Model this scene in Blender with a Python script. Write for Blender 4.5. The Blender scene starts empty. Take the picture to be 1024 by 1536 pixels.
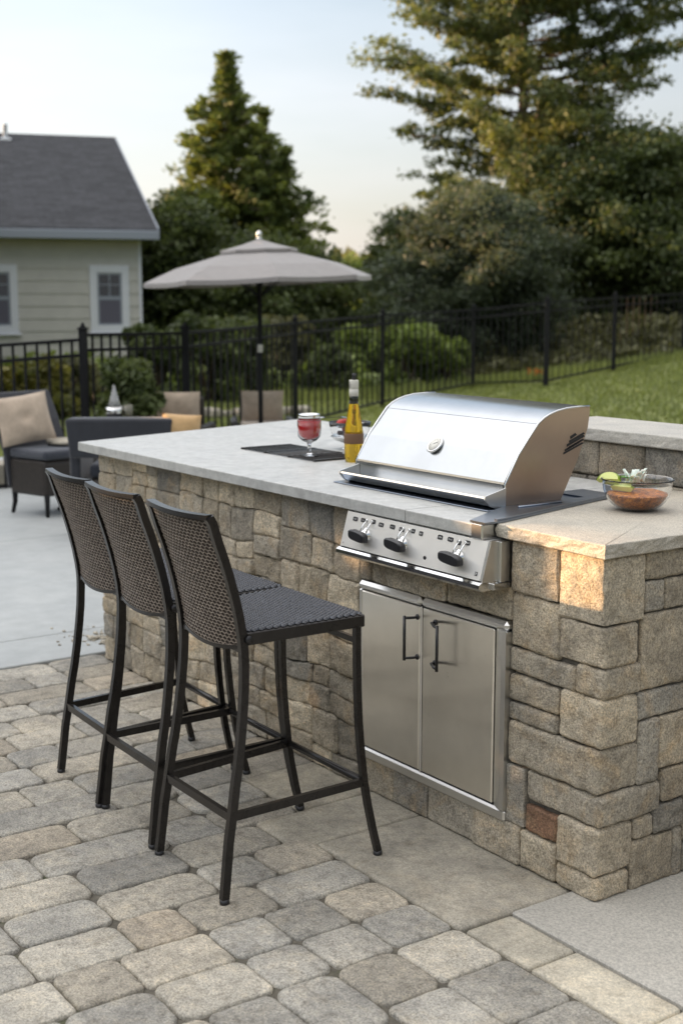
import bpy, bmesh, math, random
import numpy as np
from math import sin, cos, pi, radians, sqrt, atan2
from mathutils import Vector, Matrix, Euler
random.seed(7)
RNG = np.random.default_rng(11)
SC = bpy.context.scene
COL = SC.collection

# ------------------------------------------------------------------ frame of the place
CAM = np.array([2.285, -2.414, 1.55])
FH = np.array([-0.81784, 0.57545, 0.0])      # the way the camera looks, level
RT = np.array([0.57545, 0.81784, 0.0])       # to its right
def P(s, d, z=0.0):
    """s metres to the right, d metres ahead of the standpoint, z up."""
    v = CAM * np.array([1, 1, 0]) + RT * s + FH * d
    return np.array([v[0], v[1], z])
def PX(px, d):                                # bearing of something seen at column px, at range d
    return (px - 512) / 2000.0 * d
def ss(a, b, x):
    t = np.clip((x - a) / (b - a), 0, 1)
    return t * t * (3 - 2 * t)
def terr(s, d):
    s = np.asarray(s, float); d = np.asarray(d, float)
    sp = np.clip(s, 0, 9)
    z = 0.6 * (sp / 6.35) ** 1.3 * ss(9, 23, d)
    z = z + np.clip(d - 25, 0, 14) * 0.05 * ss(0.5, 6, s)
    return z - 0.05
def TZ(s, d): return float(terr(s, d))

# ------------------------------------------------------------------ noise
def _hash(ix, iy, iz, seed):
    h = (ix * 374761393 + iy * 668265263 + iz * 2147483647 + seed * 1274126177) & 0xFFFFFFFF
    h = ((h ^ (h >> 13)) * 1274126177) & 0xFFFFFFFF
    h = h ^ (h >> 16)
    return (h & 0xFFFF) / 32767.5 - 1.0
def vnoise(p, seed=0):
    p = np.asarray(p, float)
    i = np.floor(p).astype(np.int64); f = p - i
    f = f * f * (3 - 2 * f)
    r = 0
    for dx in (0, 1):
        for dy in (0, 1):
            for dz in (0, 1):
                w = (f[:, 0] if dx else 1 - f[:, 0]) * (f[:, 1] if dy else 1 - f[:, 1]) * (f[:, 2] if dz else 1 - f[:, 2])
                r = r + w * _hash(i[:, 0] + dx, i[:, 1] + dy, i[:, 2] + dz, seed)
    return r
def fbm(p, o=3, seed=0):
    a = 1; r = 0
    for k in range(o):
        r = r + a * vnoise(p * 2 ** k, seed + k * 17); a *= .5
    return r

# ------------------------------------------------------------------ objects
def props(o, label=None, cat=None, group=None, kind=None):
    if label: o['label'] = label
    if cat: o['category'] = cat
    if group: o['group'] = group
    if kind: o['kind'] = kind
    return o
BASE = {}
def thing(name, label, cat, loc=(0, 0, 0), rz=0.0, group=None):
    o = bpy.data.objects.new(name, None); COL.objects.link(o)
    o.empty_display_size = .1
    o.location = loc; o.rotation_euler = (0, 0, rz)
    return props(o, label, cat, group)
def copy_tree(o, parent=None):
    c = o.copy(); COL.objects.link(c); c.parent = parent
    for ch in list(o.children): copy_tree(ch, c)
    return c
def world_of(o):
    m = Matrix.Identity(4)
    while o is not None:
        m = Matrix.LocRotScale(o.location, o.rotation_euler, o.scale) @ m
        o = o.parent
    return m

class MB:
    """collects shapes, then links them as one mesh object"""
    def __init__(s): s.V = []; s.F = []; s.M = []; s.T = []; s.n = 0; s.m = 0; s.sm = []
    def add(s, V, F, tint=None, smooth=False, m=None):
        V = np.asarray(V, float).reshape(-1, 3)
        s.V.append(V)
        t = np.tile(np.array(tint if tint is not None else (.5, .5, .5)), (len(V), 1)) if tint is None or np.ndim(tint) == 1 else np.asarray(tint)
        s.T.append(t)
        for f in F: s.F.append(tuple(int(i) + s.n for i in f)); s.M.append(s.m if m is None else m); s.sm.append(smooth)
        s.n += len(V); return s
    def box(s, a, b, tint=None, bev=0.0, mat=None, rot=None, piv=None, m=None):
        a = np.array(a, float); b = np.array(b, float)
        lo = np.minimum(a, b); hi = np.maximum(a, b)
        if bev > 0:
            bev = min(bev, (hi - lo).min() * .45)
            V = []; F = []
            # chamfered box: 24 verts
            idx = {}
            for ix in (0, 1):
                for iy in (0, 1):
                    for iz in (0, 1):
                        c = np.array([(lo, hi)[ix][0], (lo, hi)[iy][1], (lo, hi)[iz][2]])
                        sg = np.array([1 - 2 * ix, 1 - 2 * iy, 1 - 2 * iz]) * bev
                        for ax in range(3):
                            v = c + sg; v[ax] = c[ax]
                            idx[(ix, iy, iz, ax)] = len(V); V.append(v)
            def fq(*k): F.append([idx[q] for q in k])
            fq((0,0,0,0),(0,0,1,0),(0,1,1,0),(0,1,0,0)); fq((1,0,0,0),(1,1,0,0),(1,1,1,0),(1,0,1,0))
            fq((0,0,0,1),(1,0,0,1),(1,0,1,1),(0,0,1,1)); fq((0,1,0,1),(0,1,1,1),(1,1,1,1),(1,1,0,1))
            fq((0,0,0,2),(0,1,0,2),(1,1,0,2),(1,0,0,2)); fq((0,0,1,2),(1,0,1,2),(1,1,1,2),(0,1,1,2))
            for iy in (0,1):
                for iz in (0,1): fq((0,iy,iz,1),(1,iy,iz,1),(1,iy,iz,2),(0,iy,iz,2))
            for ix in (0,1):
                for iz in (0,1): fq((ix,0,iz,0),(ix,1,iz,0),(ix,1,iz,2),(ix,0,iz,2))
            for ix in (0,1):
                for iy in (0,1): fq((ix,iy,0,0),(ix,iy,1,0),(ix,iy,1,1),(ix,iy,0,1))
            for ix in (0,1):
                for iy in (0,1):
                    for iz in (0,1): fq((ix,iy,iz,0),(ix,iy,iz,1),(ix,iy,iz,2))
            V = np.array(V)
        else:
            V = np.array([[(lo, hi)[i & 1][0], (lo, hi)[(i >> 1) & 1][1], (lo, hi)[(i >> 2) & 1][2]] for i in range(8)])
            F = [(0,2,3,1),(4,5,7,6),(0,1,5,4),(2,6,7,3),(0,4,6,2),(1,3,7,5)]
        if rot is not None:
            pv = np.array(piv if piv is not None else (lo + hi) / 2)
            R = np.array(Euler(rot).to_matrix()); V = (V - pv) @ R.T + pv
        return s.add(V, F, tint, False, m)
    def xf(s, fn):
        s.V = [fn(v) for v in s.V]; return s
    def tube(s, pts, r, n=8, tint=None, closed=False, caps=True, sq=None, smooth=True, m=None):
        """round tube, or with sq=(w,h) a rectangular bar, along a path"""
        pts = [Vector(p) for p in pts]; L = len(pts)
        rs = r if hasattr(r, '__len__') else [r] * L
        V = []; up = None
        for i, p in enumerate(pts):
            a = pts[(i - 1) % L] if (i > 0 or closed) else p
            b = pts[(i + 1) % L] if (i < L - 1 or closed) else p
            t = (b - a).normalized()
            if up is None:
                up = Vector((0, 0, 1)) if abs(t.z) < .9 else Vector((0, 1, 0))
            x = t.cross(up)
            if x.length < 1e-5: x = t.cross(Vector((1, 0, 0)))
            x.normalize(); y = x.cross(t).normalized(); up = y
            if sq:
                for (u, v) in ((-1, -1), (1, -1), (1, 1), (-1, 1)):
                    q = p + x * u * sq[0] / 2 + y * v * sq[1] / 2; V.append(q[:])
            else:
                for k in range(n):
                    an = 2 * pi * k / n
                    q = p + (x * cos(an) + y * sin(an)) * rs[i]; V.append(q[:])
        if sq: n = 4; smooth = False
        F = []
        for i in range(L if closed else L - 1):
            j = (i + 1) % L
            for k in range(n):
                F.append((i*n+k, i*n+(k+1) % n, j*n+(k+1) % n, j*n+k))
        if caps and not closed:
            F.append(tuple(range(n))[::-1]); F.append(tuple(range((L-1)*n, L*n)))
        return s.add(V, F, tint, smooth, m)
    def lathe(s, prof, c=(0, 0, 0), n=24, tint=None, m=None, smooth=True, axis=None):
        V = []; F = []; L = len(prof)
        for (r, z) in prof:
            for k in range(n):
                a = 2 * pi * k / n; V.append((r * cos(a), r * sin(a), z))
        V = np.array(V)
        if axis is not None:
            q = Vector((0, 0, 1)).rotation_difference(Vector(axis)).to_matrix()
            V = V @ np.array(q).T
        V = V + np.array(c)
        for i in range(L - 1):
            for k in range(n): F.append((i*n+k, i*n+(k+1) % n, (i+1)*n+(k+1) % n, (i+1)*n+k))
        if prof[0][0] > 1e-6: F.append(tuple(range(n))[::-1])
        if prof[-1][0] > 1e-6: F.append(tuple(range((L-1)*n, L*n)))
        return s.add(V, F, tint, smooth, m)
    def prism(s, poly, a, b, axis=2, tint=None, m=None, smooth=False):
        """polygon (u,v) extruded along an axis from a to b"""
        o = [i for i in range(3) if i != axis]
        V = []
        for h in (a, b):
            for (u, v) in poly:
                p = [0, 0, 0]; p[axis] = h; p[o[0]] = u; p[o[1]] = v; V.append(p)
        n = len(poly)
        F = [tuple(range(n))[::-1], tuple(range(n, 2 * n))] + [(i, (i+1) % n, n+(i+1) % n, n+i) for i in range(n)]
        return s.add(V, F, tint, smooth, m)
    def rock(s, lo, hi, r=.014, seg=.013, amp=.004, tint=None, seed=0, warp=None, skip=(), nf=22.):
        """a rounded, roughened block; skip leaves out faces such as '+y'"""
        lo = np.array(lo, float); hi = np.array(hi, float); D = hi - lo
        r = min(r, D.min() * .45)
        for ax in range(3):
            for sg in (0, 1):
                if ('-+'[sg] + 'xyz'[ax]) in skip: continue
                u, v = [i for i in range(3) if i != ax]
                def ticks(a, b):
                    n = max(1, int(round((b - a - 2 * r) / seg)))
                    e = np.array([0, .35, .7]) * r
                    return np.concatenate([a + e, np.linspace(a + r, b - r, n + 1), (b - e)[::-1]])
                tu = ticks(lo[u], hi[u]); tv = ticks(lo[v], hi[v])
                U, W = np.meshgrid(tu, tv, indexing='ij')
                p = np.zeros(U.shape + (3,)); p[..., u] = U; p[..., v] = W; p[..., ax] = (lo, hi)[sg][ax]
                p = p.reshape(-1, 3)
                q = np.clip(p, lo + r, hi - r); d = p - q
                d /= np.maximum(np.linalg.norm(d, axis=1, keepdims=True), 1e-9)
                p = q + d * r
                off = np.array([seed * 3.17, seed * 1.31, seed * 2.7])
                flat = np.max(np.abs(d), 1) ** 6
                lowf = vnoise(p * 9 + off, 3) * .55 + (.5 - np.abs(vnoise(p * 17 + off, 8))) * 1.0
                hif = fbm(p * 48 + off, 3, 5)
                chip = np.clip(vnoise(p * 38 + off, 13) - .15, 0, 1) * (1 - flat)
                p = p + d * (amp * (lowf * flat * .8 + hif * (.30 + .15 * flat) - chip * 1.1))[:, None]
                if warp is not None: p = p + warp(p)
                a, b = len(tu), len(tv); F = []
                ar = np.arange(a * b).reshape(a, b)
                A_, B_, C_, D_ = ar[:-1, :-1].ravel(), ar[1:, :-1].ravel(), ar[1:, 1:].ravel(), ar[:-1, 1:].ravel()
                flip = (sg == 1) ^ (ax == 1)
                q4 = np.stack([A_, B_, C_, D_] if flip else [A_, D_, C_, B_], 1)
                s.add(p, q4, tint, True)
        return s
    def build(s, name, mats, parent=None, label=None, merge=0.0, world=True, shade=None, sub=0):
        """world=True: the points are in world space (and are brought into the parent's)"""
        V = np.concatenate(s.V); T = np.concatenate(s.T)
        if parent is not None and world:
            mi = np.array(world_of(parent).inverted())
            V = V @ mi[:3, :3].T + mi[:3, 3]
        loc = None
        if parent is None:
            loc = np.array([(V[:, 0].min() + V[:, 0].max()) / 2, (V[:, 1].min() + V[:, 1].max()) / 2, V[:, 2].min()])
            V = V - loc
        me = bpy.data.meshes.new(name)
        me.from_pydata(V.tolist(), [], s.F)
        if not isinstance(mats, (list, tuple)): mats = [mats]
        for m in mats: me.materials.append(m)
        me.polygons.foreach_set('material_index', s.M)
        me.polygons.foreach_set('use_smooth', s.sm if shade is None else [shade] * len(s.sm))
        ca = me.color_attributes.new('tint', 'FLOAT_COLOR', 'POINT')
        ca.data.foreach_set('color', np.concatenate([T, np.ones((len(T), 1))], 1).astype(np.float32).ravel())
        if merge:
            bm = bmesh.new(); bm.from_mesh(me); bmesh.ops.remove_doubles(bm, verts=bm.verts, dist=merge); bm.to_mesh(me); bm.free()
        me.update()
        o = bpy.data.objects.new(name, me); COL.objects.link(o)
        if parent is not None: o.parent = parent
        else: o.location = loc
        if sub:
            md = o.modifiers.new('sub', 'SUBSURF'); md.levels = md.render_levels = sub
        if label: o['label'] = label
        return o

def np_mesh(name, V, Q, T, mat, parent=None, world=True, smooth=False):
    """fast path for leaves and grass: V (n,3), Q (m,k) faces, T (n,3) tints"""
    V = np.asarray(V, float)
    loc = None
    if parent is not None and world:
        mi = np.array(world_of(parent).inverted()); V = V @ mi[:3, :3].T + mi[:3, 3]
    if parent is None:
        loc = np.array([V[:, 0].mean(), V[:, 1].mean(), V[:, 2].min()]); V = V - loc
    me = bpy.data.meshes.new(name)
    k = Q.shape[1]; m = len(Q)
    me.vertices.add(len(V)); me.vertices.foreach_set('co', V.astype(np.float32).ravel())
    me.loops.add(m * k); me.loops.foreach_set('vertex_index', Q.astype(np.int32).ravel())
    me.polygons.add(m); me.polygons.foreach_set('loop_start', np.arange(0, m * k, k, dtype=np.int32))
    try: me.polygons.foreach_set('loop_total', np.full(m, k, dtype=np.int32))
    except Exception: pass
    me.update(calc_edges=True)
    if smooth: me.polygons.foreach_set('use_smooth', [True] * m)
    ca = me.color_attributes.new('tint', 'FLOAT_COLOR', 'POINT')
    ca.data.foreach_set('color', np.concatenate([T, np.ones((len(T), 1))], 1).astype(np.float32).ravel())
    me.materials.append(mat)
    o = bpy.data.objects.new(name, me); COL.objects.link(o)
    if parent is not None: o.parent = parent
    else: o.location = loc
    return o

# ------------------------------------------------------------------ materials
class NT:
    def __init__(s, name):
        s.mat = bpy.data.materials.new(name); s.mat.use_nodes = True
        s.t = s.mat.node_tree; s.n = s.t.nodes; s.l = s.t.links
        s.b = s.n['Principled BSDF']; s.out = s.n['Material Output']
    def N(s, typ, **kw):
        nd = s.n.new(typ)
        for k, v in kw.items():
            if k in nd.inputs: s.set(nd.inputs[k], v)
            else: setattr(nd, k, v)
        return nd
    def set(s, sock, v):
        if isinstance(v, bpy.types.NodeSocket): s.l.new(v, sock)
        else:
            if hasattr(sock.default_value, '__len__') and not hasattr(v, '__len__'): v = [v] * len(sock.default_value)
            if hasattr(sock.default_value, '__len__') and len(sock.default_value) == 4 and len(v) == 3: v = (*v, 1)
            sock.default_value = v
    def coord(s, scale=(1, 1, 1), which='Object', rot=(0, 0, 0)):
        tc = s.N('ShaderNodeTexCoord'); mp = s.N('ShaderNodeMapping')
        s.l.new(tc.outputs[which], mp.inputs[0]); mp.inputs['Scale'].default_value = scale; mp.inputs['Rotation'].default_value = rot
        return mp.outputs[0]
    def noise(s, vec, scale, detail=4, rough=.6, dist=0):
        n = s.N('ShaderNodeTexNoise'); s.l.new(vec, n.inputs['Vector'])
        n.inputs['Scale'].default_value = scale; n.inputs['Detail'].default_value = detail
        n.inputs['Roughness'].default_value = rough; n.inputs['Distortion'].default_value = dist
        return n.outputs['Fac']
    def vor(s, vec, scale, feat='F1'):
        n = s.N('ShaderNodeTexVoronoi'); n.feature = feat; s.l.new(vec, n.inputs['Vector']); n.inputs['Scale'].default_value = scale
        return n.outputs['Distance']
    def ramp(s, fac, stops, interp='LINEAR'):
        r = s.N('ShaderNodeValToRGB'); r.color_ramp.interpolation = interp
        e = r.color_ramp.elements
        while len(e) < len(stops): e.new(.5)
        for i, (p, c) in enumerate(stops):
            e[i].position = p; e[i].color = (*c, 1) if hasattr(c, '__len__') else (c, c, c, 1)
        s.l.new(fac, r.inputs[0]); return r.outputs[0]
    def mix(s, a, b, f, mode='MIX'):
        m = s.N('ShaderNodeMix'); m.data_type = 'RGBA'; m.blend_type = mode
        for sock, v in ((m.inputs[0], f), (m.inputs[6], a), (m.inputs[7], b)): s.set(sock, v)
        return m.outputs[2]
    def math(s, op, a, b=0.0, c=None):
        m = s.N('ShaderNodeMath'); m.operation = op; s.set(m.inputs[0], a); s.set(m.inputs[1], b)
        if c is not None: s.set(m.inputs[2], c)
        return m.outputs[0]
    def bump(s, h, strength=.5, dist=.01, normal=None):
        b = s.N('ShaderNodeBump'); b.inputs['Strength'].default_value = strength; b.inputs['Distance'].default_value = dist
        s.l.new(h, b.inputs['Height'])
        if normal is not None: s.l.new(normal, b.inputs['Normal'])
        return b.outputs[0]
    def tint(s):
        a = s.N('ShaderNodeAttribute'); a.attribute_name = 'tint'
        x = s.N('ShaderNodeSeparateColor'); s.l.new(a.outputs['Color'], x.inputs[0]); return x.outputs, a.outputs['Color']
    def fin(s, col=None, rough=None, metal=None, nrm=None, **kw):
        if col is not None: s.set(s.b.inputs['Base Color'], col)
        if rough is not None: s.set(s.b.inputs['Roughness'], rough)
        if metal is not None: s.set(s.b.inputs['Metallic'], metal)
        if nrm is not None: s.l.new(nrm, s.b.inputs['Normal'])
        for k, v in kw.items(): s.set(s.b.inputs[k.replace('_', ' ')], v)
        return s.mat

def stone_mat(name, ramp, warm=(.40, .30, .19), spec=.5, rough=.88, bump=1.1, stain=.6, vr=.42):
    m = NT(name); c = m.coord(); (tr, tg, tb), _ = (m.tint()[0][:3], None)
    base = m.ramp(tr, ramp)
    big = m.noise(c, 5, 4, .6); mid = m.noise(c, 28, 5, .7); fine = m.noise(c, 170, 5, .85); grain = m.vor(c, 300)
    wm = m.noise(c, 7.5, 5, .7, .8); base = m.mix(base, warm, m.ramp(wm, [(.5, 0.), (.72, .7)]))
    col = m.mix(base, m.ramp(big, [(.3, (.62, .6, .56)), (.7, (1.35, 1.28, 1.16))]), .8, 'MULTIPLY')
    col = m.mix(col, m.ramp(mid, [(.32, (.5, .47, .42)), (.5, (1, 1, 1)), (.72, (1.4, 1.33, 1.2))]), stain, 'MULTIPLY')
    col = m.mix(col, m.ramp(fine, [(.37, (.34, .33, .31)), (.5, (1, 1, 1)), (.64, (1.75, 1.7, 1.6))]), spec, 'MULTIPLY')
    v = m.math('MULTIPLY_ADD', tg, vr, 1.03 - vr / 2)
    col = m.mix(col, v, 1.0, 'MULTIPLY')
    n = m.bump(mid, bump, .012); n = m.bump(fine, bump * .6, .0035, n); n = m.bump(grain, bump * .3, .0015, n)
    return m.fin(col, rough, 0, n)
M = {}
M['wall_stone'] = stone_mat('wall_stone', [(0, (.28, .275, .26)), (.3, (.36, .335, .29)), (.6, (.41, .37, .305)), (.9, (.47, .43, .355)), (1, (.25, .15, .10))], (.45, .345, .22), .8, vr=.62)
M['paver'] = stone_mat('paver_stone', [(0, (.315, .315, .305)), (.3, (.35, .346, .328)), (.6, (.365, .353, .322)), (.85, (.37, .35, .31)), (1, (.37, .332, .28))], (.36, .335, .285), .75, .85, .7, .65)
M['slab'] = stone_mat('smooth_paver', [(0, (.39, .375, .335)), (1, (.43, .41, .355))], (.40, .365, .30), .5, .8, .25, .45)
m = NT('joint_sand'); c = m.coord()
M['joint'] = m.fin(m.mix(m.ramp(m.noise(c, 60, 5), [(.3, (.075, .068, .055)), (.7, (.15, .135, .105))]), (.06, .075, .025), m.ramp(m.noise(c, 4, 4, .7), [(.55, 0.), (.68, .8)])), .95, 0, m.bump(m.noise(c, 200, 3), .6, .004))
m = NT('mortar'); c = m.coord()
M['mortar'] = m.fin(m.ramp(m.noise(c, 60, 5), [(.3, (.08, .072, .06)), (.7, (.15, .136, .112))]), .95, 0, m.bump(m.noise(c, 200, 3), .6, .004))
m = NT('concrete'); c = m.coord()
col = m.ramp(m.noise(c, 1.1, 5, .6, .3), [(.3, (.35, .37, .37)), (.7, (.45, .465, .455))])
col = m.mix(col, m.ramp(m.noise(c, 9, 5, .7), [(.3, (.82, .82, .82)), (.7, (1.12, 1.12, 1.12))]), .6, 'MULTIPLY')
col = m.mix(col, m.ramp(m.noise(c, 420, 3, .8), [(.35, (.75, .75, .75)), (.65, (1.2, 1.2, 1.2))]), .5, 'MULTIPLY')
M['concrete'] = m.fin(col, .62, 0, m.bump(m.noise(c, 300, 4, .8), .25, .002, m.bump(m.noise(c, 3, 3), .15, .01)))
m = NT('light_countertop'); c = m.coord()
ve = m.noise(c, 3.2, 6, .65, 1.2)
col = m.ramp(ve, [(.3, (.42, .425, .415)), (.48, (.53, .53, .515)), (.55, (.47, .475, .46)), (.75, (.59, .58, .555))])
col = m.mix(col, m.ramp(m.noise(c, 26, 6, .75), [(.34, (.78, .77, .75)), (.6, (1.08, 1.08, 1.06))]), .7, 'MULTIPLY')
col = m.mix(col, m.ramp(m.noise(c, 380, 3, .8), [(.36, (.7, .69, .66)), (.5, (1, 1, 1)), (.66, (1.15, 1.14, 1.12))]), .55, 'MULTIPLY')
M['counter'] = m.fin(col, m.ramp(m.noise(c, 20, 4), [(.3, .36), (.7, .55)]), 0, m.bump(m.noise(c, 90, 4), .12, .002))
def granite(name, a, b, cc, rough):
    m = NT(name); c = m.coord()
    v = m.noise(c, 300, 5, .85); v2 = m.vor(c, 330)
    col = m.ramp(v, [(.32, a), (.48, b), (.64, cc)], 'LINEAR')
    col = m.mix(col, m.ramp(v2, [(.1, (.55, .54, .52)), (.35, (1.1, 1.1, 1.08))]), .6, 'MULTIPLY')
    col = m.mix(col, m.ramp(m.noise(c, 7, 4), [(.3, (.84, .84, .84)), (.7, (1.12, 1.1, 1.06))]), .8, 'MULTIPLY')
    return m.fin(col, rough, 0, m.bump(m.noise(c, 55, 5, .7), .5, .006, m.bump(v, .5, .002)))
M['granite'] = granite('grey_granite', (.16, .145, .12), (.42, .385, .325), (.66, .61, .52), .6)
M['cap'] = granite('cap_stone', (.24, .23, .215), (.44, .425, .39), (.60, .575, .53), .75)
def steel(name, base, rough, brush=(1, 1, 60), bs=.03, dist=.0003):
    m = NT(name); c = m.coord(brush)
    n = m.noise(c, 22, 4, .7); c2 = m.coord(); n2 = m.noise(c2, 5, 4)
    r = m.math('MULTIPLY_ADD', n, .12, rough - .06)
    r = m.math('ADD', r, m.math('MULTIPLY', m.noise(c2, 14, 5, .7), .06))
    col = m.mix(base, m.ramp(n2, [(.3, (.93, .93, .93)), (.7, (1.05, 1.05, 1.05))]), 1, 'MULTIPLY')
    nn = m.bump(n, bs, dist); nn = m.bump(n2, .06, .003, nn)
    return m.fin(col, r, 1, nn)
M['steel'] = steel('brushed_steel', (.70, .695, .68), .27)
M['steel_h'] = steel('brushed_steel_across', (.46, .475, .485), .20, (1, 60, 60), .05)
M['steel_p'] = steel('panel_steel', (.80, .79, .76), .36, (1, 60, 60), .02); M['steel_p'].node_tree.nodes['Principled BSDF'].inputs['Metallic'].default_value = .5
M['steel_door'] = steel('door_steel', (.90, .87, .80), .27, (60, 60, 1), .03)
_n = M['steel_door'].node_tree; _b = _n.nodes['Principled BSDF']; _b.inputs['Anisotropic'].default_value = .85
_c = _n.nodes.new('ShaderNodeCombineXYZ'); _c.inputs[0].default_value = 1; _n.links.new(_c.outputs[0], _b.inputs['Tangent'])
M['steel_side'] = steel('hood_end_warm_reflection', (.50, .395, .325), .34, (1, 3, 40))  # plain steel; the brownish base colour paints in a warm reflection
M['chrome'] = steel('polished_steel', (.74, .74, .73), .10, (1, 1, 1), .02)
m = NT('dark_trim_steel'); M['trim'] = m.fin((.22, .25, .30), .28, 1)
m = NT('black_plastic'); M['black'] = m.fin((.018, .018, .02), .35, 0)
m = NT('black_gap'); M['gap'] = m.fin((.01, .01, .01), .8, 0)
m = NT('powder_coated_metal'); c = m.coord()
M['frame'] = m.fin(m.ramp(m.noise(c, 40, 4), [(.3, (.018, .016, .015)), (.7, (.030, .027, .025))]), .27, .35)
m = NT('wicker_strand'); c = m.coord()
M['strand'] = m.fin(m.ramp(m.noise(c, 70, 4), [(.3, (.13, .105, .085)), (.7, (.36, .30, .25))]), .30, 0, m.bump(m.noise(c, 600, 2), .3, .001))
m = NT('wicker_backing'); M['backing'] = m.fin((.022, .014, .010), .6)
m = NT('dark_weave'); c = m.coord()
M['weave'] = m.fin(m.ramp(m.noise(c, 60, 4), [(.3, (.012, .014, .020)), (.7, (.040, .044, .058))]), .24, 0, m.bump(m.noise(c, 900, 2), .3, .001))
m = NT('fence_paint'); M['fence'] = m.fin((.014, .014, .015), .75, 0, Specular_IOR_Level=.25)
def cloth(name, col, sc=900, v=.15):
    m = NT(name); c = m.coord()
    co = m.mix(col, m.ramp(m.noise(c, 12, 4), [(.3, (1-v,)*3), (.7, (1+v,)*3)]), 1, 'MULTIPLY')
    return m.fin(co, .9, 0, m.bump(m.noise(c, sc, 2), .3, .002), Sheen_Weight=.3)
M['taupe'] = cloth('taupe_cushion', (.47, .375, .285)); M['tan'] = cloth('tan_cushion', (.56, .36, .17)); M['navy'] = cloth('charcoal_cushion', (.045, .05, .065))
M['sofa'] = cloth('dark_wicker_fabric', (.032, .034, .042)); M['canopy'] = cloth('canopy_cloth', (.27, .25, .24), 400, .06)
M['canopy_c'] = M['canopy']
m = NT('dark_wicker'); c = m.coord()
w = m.N('ShaderNodeTexBrick'); m.l.new(m.coord((1, 1, 1)), w.inputs['Vector']); w.inputs['Scale'].default_value = 40
M['wicker'] = m.fin(m.ramp(m.noise(c, 80, 3), [(.3, (.018, .014, .012)), (.7, (.045, .036, .03))]), .45, 0, m.bump(w.outputs['Fac'], .6, .004))

def leaf_mat(name, lo, hi, trans=.35, rough=.55):
    m = NT(name); (r, g, b) = m.tint()[0][:3]
    col = m.ramp(r, [(0, lo), (1, hi)])
    col = m.mix(col, m.math('MULTIPLY_ADD', g, .7, .65), 1.0, 'MULTIPLY')
    m.fin(col, rough, 0)
    tr = m.N('ShaderNodeBsdfTranslucent'); m.l.new(m.mix(col, (1.2, 1.2, .65), .8, 'MULTIPLY'), tr.inputs['Color'])
    mx = m.N('ShaderNodeMixShader'); mx.inputs[0].default_value = trans
    m.l.new(m.b.outputs[0], mx.inputs[1]); m.l.new(tr.outputs[0], mx.inputs[2]); m.l.new(mx.outputs[0], m.out.inputs[0])
    return m.mat
M['spruce'] = leaf_mat('spruce_needles', (.085, .12, .038), (.24, .275, .07))
M['pine'] = leaf_mat('pine_needles', (.078, .112, .046), (.195, .215, .07))
M['olive'] = leaf_mat('grey_green_leaves', (.065, .085, .050), (.11, .135, .080))
M['dark'] = leaf_mat('dark_leaves', (.060, .084, .032), (.128, .158, .046))
M['yellow'] = leaf_mat('yellow_leaves', (.11, .12, .03), (.25, .22, .05))
M['fresh'] = leaf_mat('fresh_leaves', (.13, .18, .04), (.25, .31, .07))
M['brush'] = leaf_mat('hillside_brush', (.09, .095, .045), (.185, .18, .08))
M['grass'] = leaf_mat('grass_blades', (.18, .215, .065), (.33, .36, .11), .3)
m = NT('tree_bark'); c = m.coord((1, 1, .3))
M['bark'] = m.fin(m.ramp(m.noise(c, 25, 5), [(.3, (.05, .036, .026)), (.7, (.17, .12, .085))]), .95, 0, m.bump(m.noise(c, 40, 5), .8, .03))
m = NT('lawn'); c = m.coord()
col = m.ramp(m.noise(c, .35, 5, .65), [(.3, (.17, .20, .065)), (.7, (.26, .28, .095))])
col = m.mix(col, m.ramp(m.noise(c, 12, 5, .8), [(.3, (.6, .6, .6)), (.7, (1.35, 1.35, 1.2))]), .8, 'MULTIPLY')
M['lawn'] = m.fin(col, .95, 0, m.bump(m.noise(c, 60, 4), .8, .04))

m = NT('broom_concrete'); c = m.coord()
col = m.ramp(m.noise(c, 2.1, 5, .6, .3), [(.3, (.38, .365, .33)), (.7, (.50, .48, .435))])
col = m.mix(col, m.ramp(m.noise(c, 130, 5, .85), [(.35, (.55, .55, .55)), (.65, (1.45, 1.43, 1.38))]), .75, 'MULTIPLY')
M['concrete2'] = m.fin(col, .75, 0, m.bump(m.noise(c, 300, 4, .8), .5, .003))
# ------------------------------------------------------------------ camera
cam = bpy.data.cameras.new('camera'); co = bpy.data.objects.new('camera', cam); COL.objects.link(co)
co.location = CAM
pit = math.atan(318 / 2000)
look = Vector(FH) * cos(pit) - Vector((0, 0, 1)) * sin(pit)
co.rotation_euler = look.to_track_quat('-Z', 'Y').to_euler()
cam.sensor_fit = 'VERTICAL'; cam.sensor_height = 36; cam.lens = 2000 / 1536 * 36
cam.clip_start = .05; cam.clip_end = 2000
cam.dof.use_dof = True; cam.dof.focus_distance = 3.75; cam.dof.aperture_fstop = 3.4
SC.camera = co

# ------------------------------------------------------------------ light
SUN_EL = radians(10.5)
SUN_H = np.array([-.80, -.60])                       # towards the sun, level
SUND = np.array([SUN_H[0] * cos(SUN_EL), SUN_H[1] * cos(SUN_EL), sin(SUN_EL)])
W = bpy.data.worlds.new('World'); SC.world = W; W.use_nodes = True
wt = W.node_tree; bg = wt.nodes['Background']
sky = wt.nodes.new('ShaderNodeTexSky'); sky.sky_type = 'NISHITA'; sky.sun_disc = False
sky.sun_elevation = SUN_EL; sky.sun_rotation = atan2(SUN_H[0], SUN_H[1])
sky.altitude = 100; sky.air_density = 1.0; sky.dust_density = 2.2; sky.ozone_density = 1.2
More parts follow.
